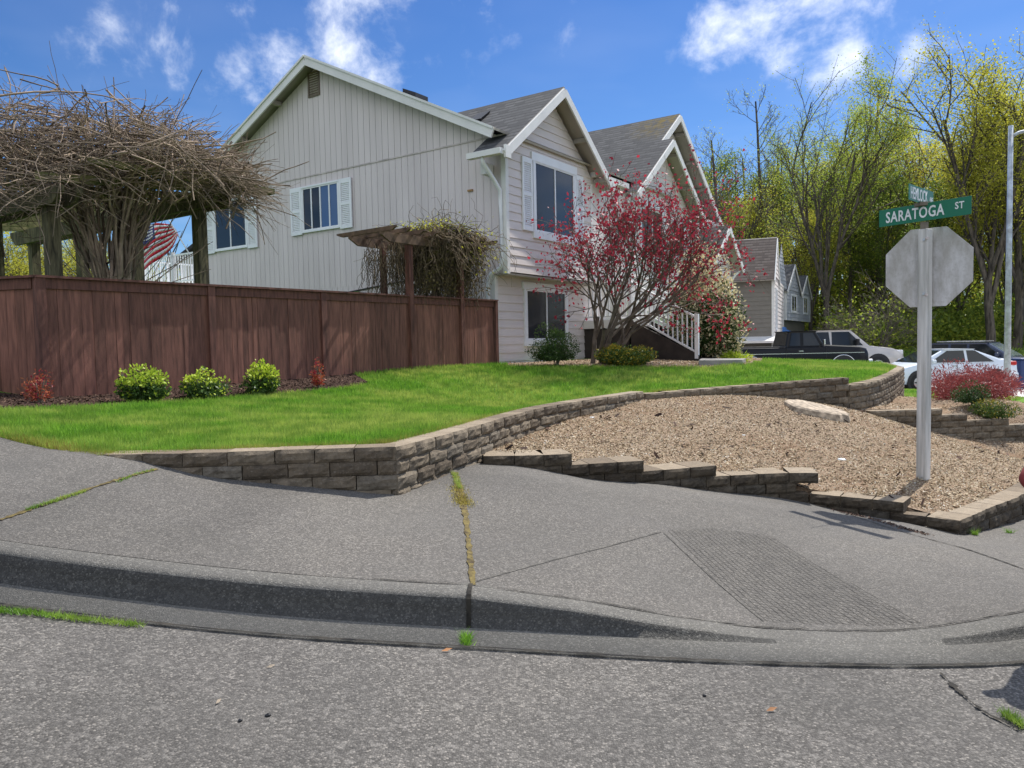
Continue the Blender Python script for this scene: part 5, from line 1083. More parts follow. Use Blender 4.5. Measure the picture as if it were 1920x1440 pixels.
# silver pickup behind it
TX2 = at_px(1590, 33.0)-.75
body = [(-2.8, 1.18), (-2.7, 1.24), (-1.0, 1.24), (1.0, 1.26), (1.2, 1.27), (2.3, 1.12), (2.68, 1.0), (2.78, .86)]
pk = []
for sg in (1, -1): pk += [('headlight', 'lamp_clear', (2.45, sg*.78-.14, .84), (2.76, sg*.78+.14, 1.04), .04), ('mirror', 'black_plastic', (.78, sg*1.02, 1.3), (.9, sg*1.24, 1.56), .03), ('tail_light', 'lamp_red', (-2.82, sg*.88-.1, .9), (-2.66, sg*.9+.09, 1.28), .02)]
pk += [('bumper', 'paint_silver', (2.6, -.95, .42), (2.84, .95, .72), .05), ('grille', 'alloy', (2.74, -.5, .76), (2.80, .5, 1.02), .03)]
vehicle('pickup_truck', 'silver beige crew cab pickup parked behind the black pickup', 'pickup truck', (TX2, 33.2, tz(TX2, 33.2)), R_(-8), 5.6, 2.0, body, 1.22, 1.95, (-1.15, -.85, .62, 1.42), 'paint_silver', (-1.75, 1.72), .4, dict(), [(-.98, -.8, -.28, -.22), (-.16, -.16, .55, 1.12)], .16, pk)
# white hatchback, nose to the left
TX3 = at_px(1764, 26.8)
body = [(-2.25, .78), (-2.2, .98), (-1.75, 1.08), (-1.2, .98), (1.0, .98), (1.35, .96), (2.0, .80), (2.2, .68), (2.28, .55)]
pk = []
for sg in (1, -1): pk += [('tail_light', 'lamp_red', (-2.16, sg*.74-.13, .84), (-1.72, sg*.80+.09, .99), .04), ('headlight', 'lamp_clear', (1.85, sg*.74-.12, .62), (2.2, sg*.74+.1, .74), .03), ('door_handle', 'chrome', (.05, sg*.9, .86), (.2, sg*.925, .885), 0), ('door_handle', 'chrome', (-.95, sg*.9, .86), (-.8, sg*.925, .885), 0), ('mirror', 'paint_white', (.85, sg*.9, .98), (1.0, sg*1.08, 1.1), .03)]
for sg in (1, -1):
    for xx in (-1.02, .0, 1.02): pk.append(('door_seam', 'black_plastic', (xx, sg*.885, .38), (xx+.012, sg*.903, .9), 0))
pk += [('licence_plate', 'sign_white', (-2.33, -.16, .55), (-2.29, .16, .68), 0), ('bumper', 'paint_white', (-2.3, -.8, .35), (-2.1, .8, .6), .05)]
vehicle('hatchback_car', 'white hatchback car facing left with a red tail light, behind the red maple', 'car', (TX3, 26.8, tz(TX3, 26.8)), R_(183), 4.4, 1.8, body, .96, 1.45, (-1.95, -.65, .35, 1.35), 'paint_white', (-1.4, 1.38), .32, dict(), [(-1.35, -.72, -.42, -.42), (-.32, -.32, .28, .98)], .2, pk)
# navy suv
TX4 = at_px(1838, 31.5)
body = [(-2.3, .9), (-2.25, 1.08), (1.0, 1.1), (1.2, 1.1), (2.0, 1.0), (2.28, .85), (2.35, .7)]
pk = []
for sg in (1, -1): pk += [('roof_rail', 'alloy', (-1.5, sg*.62-.02, 1.72), (.3, sg*.62+.02, 1.76), .01), ('mirror', 'paint_navy', (.8, sg*.95, 1.12), (.95, sg*1.15, 1.28), .03), ('headlight', 'lamp_clear', (2.0, sg*.7-.14, .8), (2.3, sg*.7+.12, .95), .03)]
vehicle('suv_car', 'dark blue sport utility car with roof rails and a glaring windscreen behind the white car', 'car', (TX4, 31.5, tz(TX4, 31.5)), R_(-48), 4.6, 1.85, body, 1.08, 1.70, (-2.0, -1.7, .45, 1.35), 'paint_navy', (-1.4, 1.4), .34, dict(screen='windshield_glare'), [(-1.8, -1.62, -1.0, -1.0), (-.9, -.9, -.3, -.3), (-.2, -.2, .38, .98)], .18, pk)
# ================================================================ NEIGHBOUR HOUSES
def simple_house(label, C0, rot, Wd, Dp, zg, ze, peaks, wall, wside, roofm='shingles_brown', wins=(), door=True):
    h = empty('house', C0, rot, label, 'house'); pz = .95
    lap('wall', h, (0, 0, 0), Xp, -Yp, [(0, zg), (Wd, zg), (Wd, ze), (0, ze)], wall, .2)
    lap('wall', h, (0, 0, 0), Yp, -Xp, [(0, zg), (Dp, zg), (Dp, ze), (0, ze)], wside, .2)
    for x in (0, Wd): mb = MB(); mb.box((x-.06, -.035, zg), (x+.06, .09, ze)); mb.build('corner_trim', 'trim', h)
    for (pc, hwid, pz_, proud) in peaks:
        sl_ = pz_/hwid; top = ze+pz_
        lap('gable', h, (0, min(-proud+.03, -.03), 0), Xp, -Yp, [(pc-hwid+.1, ze-.02), (pc+hwid-.1, ze-.02), (pc, top-.18)], wall, .2)
        r = MB(); slab(r, [(pc, -proud-.3, top), (pc, Dp*.7, top), (pc-hwid-.2, Dp*.7, ze-.2*sl_), (pc-hwid-.2, -proud-.3, ze-.2*sl_)], .05); slab(r, [(pc, -proud-.3, top), (pc+hwid+.2, -proud-.3, ze-.2*sl_), (pc+hwid+.2, Dp*.7, ze-.2*sl_), (pc, Dp*.7, top)], .05); r.build('roof', [roofm, 'soffit'], h)
        b = MB(); barge(b, (pc, -proud-.32, top-.12), (pc-hwid-.18, -proud-.32, ze-.18*sl_-.12), .04, .18); barge(b, (pc, -proud-.318, top-.12), (pc+hwid+.18, -proud-.318, ze-.18*sl_-.12), .04, .18); b.build('barge_board', 'trim', h)
    for w_ in wins: window(h, (0, 0, 0), Xp, -Yp, *w_, trim=.09, glass='glass_plain')
    return h
def gpt(px, py, Y): p = PY(px, py, Y); return p
# brown grey house: side wall faces us
a = gpt(1451, 640, 34.0); e0 = PY(1451, 516, 34).z
nh = simple_house('grey brown house with brown shingled gable and blue stair, beyond the main house', (a.x, a.y, 0), R_(67), 7.5, 4.5, -.6, e0, [(1.6, 1.75, 1.9, -.25)], 'siding_front', 'neighbour_brown', wins=[(.9, 1.7, e0-2.4, e0-.6)])
mb = MB(); mb.box((.1, .1, e0-.3), (7.4, 4.4, e0+.1)); mb.build('eave_box', 'trim', nh)
mb = MB(); mb.prism([(-.02, -.1, e0-2.75), (-1.0, -.1, e0-2.95), (-1.0, -.1, e0-3.05), (-.02, -.1, e0-3.05)], (0, 4, 0)); mb.build('porch_roof', 'trim', nh)
mb = MB(); mb.box((.25, -.3, -.6), (1.2, -.06, e0-3.3)); mb.build('porch_panel', 'blue_paint', nh)
railing(nh, (.2, -.4, .75), (1.0, -3.2, -.6), .95, .1, .14, 'blue_paint'); railing(nh, (1.7, -.4, .75), (2.5, -3.2, -.6), .95, .1, .14, 'blue_paint')
# light grey house further on
a = gpt(1474, 640, 42.0); zb_, zw = PY(1480, 600, 42).z, PY(1480, 541, 42).z
gh = simple_house('light grey house with three small steep gables, furthest along the street', (a.x, a.y, 0), R_(60), 8.5, 6.0, zb_, zw, [(-1.6, 1.7, 2.5, -1.5), (2.3, 2.3, 1.55, -.2), (6.7, 1.8, 1.2, -.2)], 'neighbour_grey', 'neighbour_grey', 'shingles', wins=[(1.6, 3.2, zb_+.55, zb_+1.45), (5.9, 7.4, zb_+.55, zb_+1.5)])
mb = MB(); mb.box((.3, .3, -.8), (8.3, 5.5, zb_+.02)); mb.build('lower_wall', 'neighbour_brown', gh)
railing(gh, (5, -1.5, .75), (9, -2.0, .75), 1.0, .12, .15, 'cedar'); railing(gh, (9, -2.0, .75), (11, -5, -.4), 1.0, .12, .15, 'cedar')
# small cream gable far left behind the deck railing
a = gpt(338, 500, 36); zz = lambda y: PY(350, y, 36).z
bh = empty('house', (a.x, a.y, 0), R_(-25), 'cream gabled house with dark roof edge, far behind the white deck railing', 'house')
lap('wall', bh, (0, 0, 0), Xp, -Yp, [(0, .3), (6, .3), (6, zz(488)), (3, zz(432)), (0, zz(488))], 'cream_wall')
r = MB(); slab(r, [(3, -.4, zz(430)), (3, 5, zz(430)), (-.5, 5, zz(496)), (-.5, -.4, zz(496))], .15, 0, 0); slab(r, [(3, -.4, zz(430)), (6.5, -.4, zz(496)), (6.5, 5, zz(496)), (3, 5, zz(430))], .15, 0, 0); r.build('roof', ['black_plastic'], bh)
# ================================================================ FLAG on the deck
fb = empty('flag', (0, 0, 0), 0, 'flag of stars and red white stripes hanging beside the wisteria trunk', 'flag')
FY = 17.0
c00 = PY(268, 423, FY); c10 = PY(336, 437, FY); c01 = PY(268, 509, FY-.4); c11 = PY(300, 470, FY)
nu, nv = 14, 13
tl_, tr2, bl_, br_ = PY(262, 418, FY), PY(318, 420, FY), PY(268, 509, FY), PY(336, 440, FY)
def fp(u_, v_):
    # stripes run from upper right (pole side) to lower left; sags in folds
    top = tl_*(1-u_)+tr2*u_; bot = bl_*(1-u_)+br_*u_; q = top*(1-v_)+bot*v_
    return q+Vector((0, .10*math.sin(u_*7+v_*3), -.10*math.sin(u_*math.pi)*(v_)))
G = [[fp(i/nu, j/nv) for i in range(nu+1)] for j in range(nv+1)]
for nm, mat, test in (('canton', 'flag_blue', lambda i, j: i < 7 and j < 6 ), ('red_stripes', 'flag_red', lambda i, j: not (i < 7 and j < 6) and j % 2 == 0), ('white_stripes', 'flag_white', lambda i, j: not (i < 7 and j < 6) and j % 2 == 1)):
    mb = MB()
    for j in range(nv):
        for i in range(nu):
            if test(i, j): mb.quad(G[j][i], G[j+1][i], G[j+1][i+1], G[j][i+1])
    o = mb.build(nm, mat, fb, smooth=True); sm = o.modifiers.new('thick', 'SOLIDIFY'); sm.thickness = .004
mb = MB()
for j in range(5):
    for i in range(6):
        q = fp((i+.5+.25*(j % 2))/nu, (j+.6)/nv)+Vector((0, -.012, 0)); mb.poly([q+Vector((.028*(1 if k % 2 == 0 else .42)*math.sin(k*math.pi/5), 0, .028*(1 if k % 2 == 0 else .42)*math.cos(k*math.pi/5))) for k in range(10)])
mb.build('stars', 'flag_white', fb)
mb = MB(); mb.tube([br_+Vector((.35, .1, -.75)), tr2+Vector((-.1, 0, .25))], .014, 6); mb.build('pole', 'white_trim', fb)
# ================================================================ PLANTS
def rotv(d, rg, ang):
    a = rg.normal(size=3); a -= a.dot(d)*d; a /= np.linalg.norm(a)+1e-9; r = d*math.cos(ang)+a*math.sin(ang); return r/np.linalg.norm(r)
def grow(rg, p, d, L, r, depth, out, tips, cfg):
    n = cfg.get('seg', 5); pts = [p.copy()]; rad = [r]; q = p.copy(); dd = d.copy()
    for i in range(n):
        dd = dd+rg.normal(size=3)*cfg['wob']+np.array([0, 0, cfg['up'][min(depth, len(cfg['up'])-1)]]); dd /= np.linalg.norm(dd); q = q+dd*L/n; pts.append(q.copy()); rad.append(r*(1-(i+1)/n*(1-cfg['taper'])))
    out.append((pts, rad, depth))
    if depth >= cfg['depth']:
        tips += pts[1:]; return
    if depth >= cfg['depth']-1: tips += pts[2:]
    k = cfg['kids'][min(depth, len(cfg['kids'])-1)]
    for j in range(k):
        f = cfg['start'][min(depth, len(cfg['start'])-1)]; f = f+(1-f)*(j+rg.uniform(.2, .8))/k; x = f*n; i = min(int(x), n-1); b = pts[i]+(pts[i+1]-pts[i])*(x-i); dl_ = pts[i+1]-pts[i]; dl_ /= np.linalg.norm(dl_)
        a = R_(rg.uniform(*cfg['ang'][min(depth, len(cfg['ang'])-1)])); nd = rotv(dl_, rg, a); rr = (rad[i]*(1-(x-i))+rad[i+1]*(x-i))*cfg['rr']
        ll = L*cfg['len'][min(depth, len(cfg['len'])-1)]*rg.uniform(.75, 1.2)*(1-cfg.get('cone', 0)*(j/k))
        grow(rg, b, nd, ll, max(rr, cfg['rmin']), depth+1, out, tips, cfg)
def plant(name, label, cat, loc, seed, cfg, leaf, leafmat, barkmat='bark', sides=5, group=None, stems=1, stemang=0, aspect=.6, droop=.2, crown='crown', trunkname='trunk', leaf2=None):
    rg = np.random.default_rng(seed); out = []; tips = []
    for k in range(stems):
        d = rotv(np.array([0, 0, 1.0]), rg, R_(stemang*rg.uniform(.3, 1))) if stemang else np.array([0, 0, 1.0])
        grow(rg, np.array([rg.normal()*.02*stems, rg.normal()*.02*stems, -.1]), d, cfg['L']*rg.uniform(.85, 1.1), cfg['r'], 0, out, tips, cfg)
    root = empty(name, loc, 0, label, cat, group)
    for nm, sel, sd in ((trunkname, lambda e: e[2] <= cfg.get('tdepth', 1), sides), ('branches', lambda e: e[2] > cfg.get('tdepth', 1), 3)):
        S_ = [(a, b) for a, b, c in out if sel((a, b, c))]
        if S_: V, F = nptubes(S_, sd); npmesh(nm, V, F, barkmat, root, smooth=True)
    n, size, spread = leaf; T_ = np.array(tips); c = T_[rg.integers(0, len(T_), n)]+rg.normal(size=(n, 3))*spread
    V, F = npleaves(c, size, rg, aspect, droop); npmesh(crown, V, F, leafmat, root)
    if leaf2:
        n, size, spread, mt2, nm2 = leaf2; c = T_[rg.integers(0, len(T_), n)]+rg.normal(size=(n, 3))*spread; V, F = npleaves(c, size, rg, aspect, droop); npmesh(nm2, V, F, mt2, root)
    return root
def copy_tree(o, loc, rz, sc, label, group=None):
    c = o.copy(); COL.objects.link(c); c.location = loc; c.rotation_euler = (0, 0, rz); c.scale = sc; c['label'] = label
    if group: c['group'] = group
    for ch in list(o.children): k = ch.copy(); COL.objects.link(k); k.parent = c
    return c
# ---- red maple in front of the stairs
cfg = dict(L=.9, r=.05, depth=4, kids=[3, 4, 4, 4], start=[.5, .25, .25, .2], ang=[(22, 50), (22, 50), (20, 50), (25, 60)], len=[1.45, .78, .62, .55], up=[.0, .06, .03, .0], wob=.09, taper=.6, rr=.7, rmin=.004, tdepth=1)
p = onlawn(1178, 684); p = Vector((p.x, p.y, p.z))
p = hw(1.15, -1.85, 0); p.z = .84
mp_ = plant('maple_tree', 'small multi stemmed maple with sparse red leaves in front of the white stair', 'tree', p, 14, cfg, (5800, .06, .05), 'leaf_red', 'maple_bark', stems=5, stemang=55, aspect=.7)
mp_.scale = (1.28, 1.28, 1.36)
# ---- evergreen and flowering shrubs: many leaf clumps on a bumpy mound
def shrub(name, label, cat, loc, size, n, leaf, mats, seed=0, stems=True, stemmat='bark_light', z0=.15, shell=.55, lumps=14, frac=None, group=None, aspect=.5, up=.0, names=None):
    rg = np.random.default_rng(seed); root = empty(name, loc, rg.uniform(0, 6), label, cat, group); sx, sy, sz = size
    lc = rg.normal(size=(lumps, 3)); lc[:, 2] = np.abs(lc[:, 2])*.9; lc /= np.linalg.norm(lc, axis=1)[:, None]; lr = rg.uniform(.28, .5, lumps); lcp = lc*rg.uniform(.45, .75, lumps)[:, None]
    i = rg.integers(0, lumps, n); d = rg.normal(size=(n, 3)); d /= np.linalg.norm(d, axis=1)[:, None]; rad = rg.uniform(shell, 1, n)**.6
    P = lcp[i]+d*(lr[i]*rad)[:, None]; core = rg.uniform(size=n) < .25; P[core] = d[core]*rg.uniform(.3, .75, core.sum())[:, None]
    P[:, 2] = np.where(P[:, 2] < 0, -P[:, 2]*.5, P[:, 2]); P[:, 2] = z0+(1-z0)*(P[:, 2]+.03)/1.1; taper = np.clip(.62+(P[:, 2]-z0)/(1-z0)*1.6, 0, 1); hgt = P[:, 2].copy()
    P = P*[sx/2, sy/2, sz]; P[:, :2] *= taper[:, None]
    mi = (rg.uniform(size=len(P)) < (frac if frac is not None else 0)) & ~core
    if up: mi = mi | ((hgt > up) & ~core & (rg.uniform(size=len(P)) < .85))
    nm = names or ('foliage', 'new_growth')
    for q, mt_, nn in ((~mi, mats[0], nm[0]), (mi, mats[-1], nm[1])):
        if q.sum() > 3: V, F = npleaves(P[q], leaf, rg, aspect, -.2, d[q], 1.0); npmesh(nn, V, F, mt_, root)
    if stems:
        S_ = []
        for k in range(9): a = rg.uniform(0, 6.28); e = np.array([math.cos(a)*sx*.3*rg.uniform(.3, 1), math.sin(a)*sy*.3*rg.uniform(.3, 1), sz*.6]); S_.append((np.array([[0, 0, -.05], e*.4+[0, 0, .0], e]), np.array([.016, .012, .006])*max(1, sz)))
        V, F = nptubes(S_, 4); npmesh('stems', V, F, stemmat, root)
    return root
def lime(px, py, Y, w_, h, seed, lab): p = PY(px, py, Y); p.z = h_lawn.at(p.x, p.y)+.01; return shrub('shrub', lab, 'shrub', p, (w_, w_, h), 3000, .045, ['leaf_shrub_green', 'leaf_lime'], seed, up=.45, frac=.15, z0=.03, group='lime green mounds in the fence bed', aspect=.6)
lime(270, 742, 9.15, .66, .44, 1, 'lime green mound shrub at the fence, nearest the corner post')
lime(384, 734, 9.7, .66, .41, 2, 'middle one of the three lime green shrubs in the mulch bed')
lime(492, 727, 10.35, .60, .46, 3, 'lime green shrub next to the small upright red one')
lime(-25, 724, 9.4, .4, .5, 4, 'lime green shrub cut off by the left picture edge')
def nand(px, py, Y, w_, h, seed, lab):
    p = PY(px, py, Y); p.z = h_lawn.at(p.x, p.y); return shrub('nandina_shrub', lab, 'shrub', p, (w_, w_, h), 700, .04, ['leaf_nandina', 'leaf_red'], seed, frac=.4, z0=.08, aspect=.35, shell=.2)
nand(75, 756, 8.45, .38, .42, 5, 'small reddish orange shrub by the fence corner post'); nand(597, 716, 11.3, .22, .52, 6, 'narrow upright red shrub at the right end of the mulch bed')
p = onlawn(1043, 686); shrub('shrub', 'dark green rounded bush with bare stems below the lower window', 'shrub', p, (1.3, 1.1, .92), 11000, .05, ['leaf_shrub_dark', 'leaf_shrub_green'], 7, up=.7, frac=.3, z0=.12, aspect=.3)
p = onlawn(1165, 684); shrub('shrub', 'low spreading shrub with golden tips in front of the maple', 'shrub', p, (2.5, 1.1, .58), 9000, .05, ['leaf_shrub_green', 'leaf_gold'], 8, up=.55, frac=.4, z0=.03, aspect=.55)
p = hw(5.6, -3.0, .82)+Vector((-.35, .25, 0)); shrub('pieris_bush', 'tall bush covered with cream flower clusters right of the white stair', 'bush', p, (2.3, 2.2, 3.15), 23000, .095, ['leaf_shrub_dark', 'blossom_cream'], 9, up=.5, frac=.45, z0=.0, lumps=24, aspect=.5, names=('foliage', 'flowers'))
p = PY(1375, 678, 19.0); p.z = h_lawn.at(p.x, p.y); shrub('daylily_clump', 'bright yellow green clump of strappy leaves beside the concrete slab', 'plant', p, (.95, .6, .28), 900, .16, ['leaf_lime'], 10, stems=False, aspect=.14)
# dark green hedge top showing over the fence
p = PY(535, 540, 14.6); p.z = .85; shrub('shrub', 'dark green shrub top showing above the fence below the shuttered window', 'shrub', p, (1.25, .9, 1.55), 3000, .08, ['leaf_shrub_dark', 'leaf_shrub_green'], 12, frac=.2, aspect=.3)
p = PY(150, 560, 21); p.z = .8; shrub('rhododendron_bush', 'glossy green bush between the pergola posts behind the fence', 'bush', p, (2.6, 2.0, 2.4), 2600, .16, ['leaf_shrub_green', 'leaf_fern'], 13, frac=.4, aspect=.4)
# terrace plants
p = PY(1836, 762, 13.8); p.z = h_terr.at(p.x, p.y)
mpl = shrub('laceleaf_maple', 'wide weeping mound of fine red leaves on the upper terrace', 'shrub', Vector((p.x+.05, p.y+.4, p.z)), (3.9, 1.7, .84), 23000, .07, ['leaf_laceleaf', 'leaf_laceleaf'], 15, frac=.15, z0=.0, aspect=.2, lumps=26)
p = PY(1824, 775, 12.5); p.z = h_terr.at(p.x, p.y); shrub('shrub', 'dark green conifer mound under the red laceleaf maple', 'shrub', p, (.82, .6, .44), 3200, .04, ['leaf_shrub_dark', 'leaf_shrub_green'], 16, frac=.25, aspect=.35)
p = PY(1864, 797, 12.0); p.z = h_terr.at(p.x, p.y); shrub('shrub', 'yellow tipped conifer mound nearest the stepped terrace wall', 'shrub', p, (.9, .62, .46), 3600, .04, ['leaf_shrub_green', 'leaf_gold'], 17, frac=.25, up=.62, aspect=.35)
# ---- clematis tangle on the arbour
rg = np.random.default_rng(21); S_ = []; lv_ = []
def arbp(a, y, z): return np.array([F0.x+fd.x*a-fn.x*y, F0.y+fd.y*a-fn.y*y, z])
for k in range(900):
    a = rg.uniform(6.75, 8.3); y = rg.uniform(-.4, .9); top = ZA+.18+.30*math.sin(np.clip((a-6.2)/2.5, 0, 1)*math.pi)*rg.uniform(.3, 1.1)
    p_ = arbp(a, y, top*rg.uniform(.93, 1.0)); pts = [p_]; d = np.array([rg.normal()*.5, rg.normal()*.5, rg.uniform(-.3, .5)]); n_ = 9; L_ = rg.uniform(.4, 1.3)
    for i in range(n_):
        d = d+rg.normal(size=3)*.38+np.array([0, 0, -.22]); d /= np.linalg.norm(d); pts.append(pts[-1]+d*L_/n_)
    S_.append((pts, np.linspace(.008, .003, n_+1))); 
    if a > 7.6 and k % 2 == 0: lv_.append(p_+rg.normal(size=3)*.1)
for k in range(950):    # curtain of dead stems hanging to the fence
    a = rg.uniform(6.55, 8.55) if k % 7 else rg.uniform(5.9, 6.5); y = rg.uniform(-.05, .8); z = ZA+rg.uniform(-.2, .15); pts = []; zz_ = z; x_ = a; n_ = 10; Lh = rg.uniform(.5, 1.25)
    for i in range(n_+1): pts.append(arbp(x_, y, zz_)); x_ += rg.normal()*.035; y += rg.normal()*.03; zz_ -= Lh/n_
    S_.append((pts, np.linspace(.006, .0035, n_+1)))
vn = empty('climbing_vine', (0, 0, 0), 0, 'tangled brown climbing vine with yellow green shoots draped over the small arbour', 'vine')
V, F = nptubes(S_, 3); npmesh('stems', V, F, 'vine_dark', vn)
C_ = np.array([arbp(rg.uniform(6.6, 8.5), rg.uniform(-.3, .8), ZA+rg.uniform(-.9, .4)) for _ in range(4200)]); V, F = npleaves(C_, .06, rg, .5); npmesh('dry_foliage', V, F, 'dry_leaf', vn)
C_ = np.array([arbp(8.05+rg.normal()*.28, .2+rg.normal()*.35, ZA+.25+rg.normal()*.22-(.3*rg.uniform() )) for _ in range(1500)]+[arbp(7.3+rg.normal()*.35, .2+rg.normal()*.3, ZA+.42+rg.normal()*.07) for _ in range(700)]); V, F = npleaves(C_, .055, rg, .5); npmesh('new_leaves', V, F, 'leaf_yellow', vn)
# ---- wisteria over the pergola
rg = np.random.default_rng(31); TB = PY(212, 540, 11.6); TB.z = .85; tb = np.array(TB); S_ = []; T2 = []
cz = 3.95
for k in range(64):      # twisting stems rising from the ground
    a = rg.uniform(0, 6.28); r0 = rg.uniform(.02, .15); b = tb+np.array([math.cos(a)*r0, math.sin(a)*r0*.6, 0]); fl_ = rg.uniform(.25, 1.05); a2_ = a+rg.normal()*.5; n_ = 12; pts = []
    for i in range(n_+1):
        f = i/n_; rr_ = .10+.08*math.sin(f*3)+fl_*f**3.0; an = a2_*f+a*(1-f)+1.6*f*math.sin(k)
        pts.append(tb+np.array([math.cos(an)*(r0*(1-f)+rr_*f**.5*.9), math.sin(an)*(r0*(1-f)+rr_*f**.5*.7), f*(2.9+rg.uniform(-.2, .3))])+rg.normal(size=3)*.018)
    S_.append((pts, np.linspace(rg.uniform(.02, .055), .014, n_+1))); T2.append(pts[-1])
V, F = nptubes(S_, 6); wi = empty('wisteria_vine', (0, 0, 0), 0, 'huge bare wisteria with a twisted trunk and a pale twig mass over the pergola', 'vine'); npmesh('trunk', V, F, 'vine_bark', wi, smooth=True)
S_ = []
wx0, wx1 = at_px(-60, 11.6), at_px(500, 12.4)
for k in range(2400):
    f = rg.uniform(); x = wx0+(wx1-wx0)*f; y = 11.7+rg.normal()*.75
    hmax = np.interp(f, [0, .12, .3, .55, .75, .9, 1], [.65, .9, 1.1, 1.1, .92, .55, .2]); z = cz-.1+hmax*rg.uniform()**.8*.93; u_ = rg.uniform()
    side = (x-tb[0])/2.5; d = np.array([side*.9+rg.normal()*.6, rg.normal()*.5, rg.normal()*.28+.12*(1-abs(side))]); d /= np.linalg.norm(d); L_ = rg.uniform(.35, 1.25) if k % 3 else rg.uniform(.8, 1.9); n_ = 7; q = np.array([x, y, z])-d*L_*.5; pts = [q]
    for i in range(n_): d = d+rg.normal(size=3)*.13+np.array([0, 0, -.045]); d /= np.linalg.norm(d); q = q+d*L_/n_; pts.append(q)
    r0 = rg.choice([.005, .007, .010, .016], p=[.35, .35, .22, .08]); S_.append((pts, np.linspace(r0, r0*.45, n_+1)))
for k in range(210):     # whips springing out of the outline
    a = rg.uniform(0, 6.28) ; f = rg.uniform(.03, 1); x = wx0+(wx1-wx0)*f; hmax = np.interp(f, [0, .12, .3, .55, .75, .9, 1], [.65, .9, 1.1, 1.1, .92, .55, .2]); q = np.array([x, 11.7+rg.normal()*.5, cz+hmax*.82]); d = np.array([(x-tb[0])*.35+rg.normal()*.5, rg.normal()*.4, rg.uniform(.1, .6)]); d /= np.linalg.norm(d); L_ = rg.uniform(.25, .6); pts = [q]; n_ = 6
    for i in range(n_): d = d+rg.normal(size=3)*.12+np.array([0, 0, -.1]); d /= np.linalg.norm(d); q = q+d*L_/n_; pts.append(q)
    S_.append((pts, np.linspace(.007, .003, n_+1)))
for k in range(150):     # right end spraying over the side wall
    q = np.array([at_px(rg.uniform(390, 470), 12.6), 12.4+rg.normal()*.35, cz+rg.uniform(-.35, .45)]); d = np.array([1, rg.normal()*.3, rg.normal()*.35]); d /= np.linalg.norm(d); L_ = rg.uniform(.35, .95); pts = [q]; n_ = 6
    for i in range(n_): d = d+rg.normal(size=3)*.16+np.array([0, 0, -.07]); d /= np.linalg.norm(d); q = q+d*L_/n_; pts.append(q)
    S_.append((pts, np.linspace(.008, .003, n_+1)))
for k in range(420):     # drooping edge over the near beam at the left
    q = np.array([at_px(rg.uniform(-60, 190), 10.6), 10.6+rg.normal()*.4, cz-.25+rg.normal()*.22]); d = np.array([rg.normal(), rg.normal()*.4, rg.normal()*.25-.1]); d /= np.linalg.norm(d); L_ = rg.uniform(.3, 1.0); pts = [q]; n_ = 6
    for i in range(n_): d = d+rg.normal(size=3)*.16+np.array([0, 0, -.05]); d /= np.linalg.norm(d); q = q+d*L_/n_; pts.append(q)
    S_.append((pts, np.linspace(.008, .003, n_+1)))
for k in range(130):     # fan from the trunk head up into the mass
    b = T2[k % len(T2)]; d = np.array([rg.normal()*1.1, rg.normal()*.4, 1.0]); d /= np.linalg.norm(d); L_ = rg.uniform(.5, 1.05); q = b.copy(); pts = [q]; n_ = 8
    for i in range(n_): d = d+rg.normal(size=3)*.1; d /= np.linalg.norm(d); q = q+d*L_/n_; pts.append(q)
    S_.append((pts, np.linspace(.022, .007, n_+1)))
for k in range(50):      # thin whips arching out of the trunk below the beam
    a = rg.uniform(0, 6.28); q = tb+np.array([math.cos(a)*.25, math.sin(a)*.2, rg.uniform(.9, 2.2)]); d = np.array([math.cos(a), math.sin(a)*.5, rg.uniform(.4, 1.6)]); d /= np.linalg.norm(d); L_ = rg.uniform(.8, 1.6); pts = [q]; n_ = 9
    for i in range(n_): d = d+rg.normal(size=3)*.1+np.array([0, 0, .03]); d /= np.linalg.norm(d); q = q+d*L_/n_; pts.append(q)
    S_.append((pts, np.linspace(.009, .004, n_+1)))
V, F = nptubes(S_, 4); npmesh('twigs', V, F, 'vine_bark', wi)
# ---- woodland trees
def proto(seed, cfg, leaf, mat, sides=5, aspect=.7): return plant('woodland_tree', 'x', 'tree', (0, 0, 0), seed, cfg, leaf, mat, 'bark', sides=sides, group='leafing trees at the edge of the wood', aspect=aspect)
cfgA = dict(L=9, r=.30, depth=4, kids=[7, 5, 4, 3], start=[.35, .3, .25, .2], ang=[(10, 28), (18, 38), (25, 55), (25, 60)], len=[1.0, .5, .5, .5], up=[.02, .09, .04, .02], wob=.05, taper=.55, rr=.6, rmin=.018, seg=6, tdepth=1)
cfgB = dict(L=17, r=.25, depth=3, kids=[22, 6, 4], start=[.22, .2, .2], ang=[(35, 70), (25, 50), (25, 60)], len=[.28, .5, .5], up=[.01, .08, .03], wob=.03, taper=.25, rr=.35, rmin=.016, seg=8, cone=.55, tdepth=0)
cfgC = dict(L=6, r=.33, depth=4, kids=[5, 6, 5, 4], start=[.55, .25, .2, .2], ang=[(6, 20), (16, 34), (22, 48), (25, 60)], len=[2.1, .42, .5, .5], up=[0, .07, .05, .02], wob=.05, taper=.7, rr=.65, rmin=.018, seg=6, tdepth=1)
PR = [proto(101, cfgC, (19000, .13, .36), 'leaf_forest'), proto(102, cfgB, (10000, .14, .4), 'leaf_forest'), proto(103, cfgA, (19000, .14, .4), 'leaf_yellow'), proto(104, cfgB, (16000, .15, .45), 'leaf_forest_dark'), proto(105, cfgC, (27000, .125, .42), 'leaf_yellow'), proto(106, cfgA, (6500, .13, .36), 'leaf_forest'), proto(107, cfgB, (1100, .11, .35), 'leaf_forest')]
HT = []
for o in PR:
    z = max(max(v_.co.z for v_ in c.data.vertices) for c in o.children if c.name.startswith(('trunk', 'branches'))); HT.append(z)
used = set()
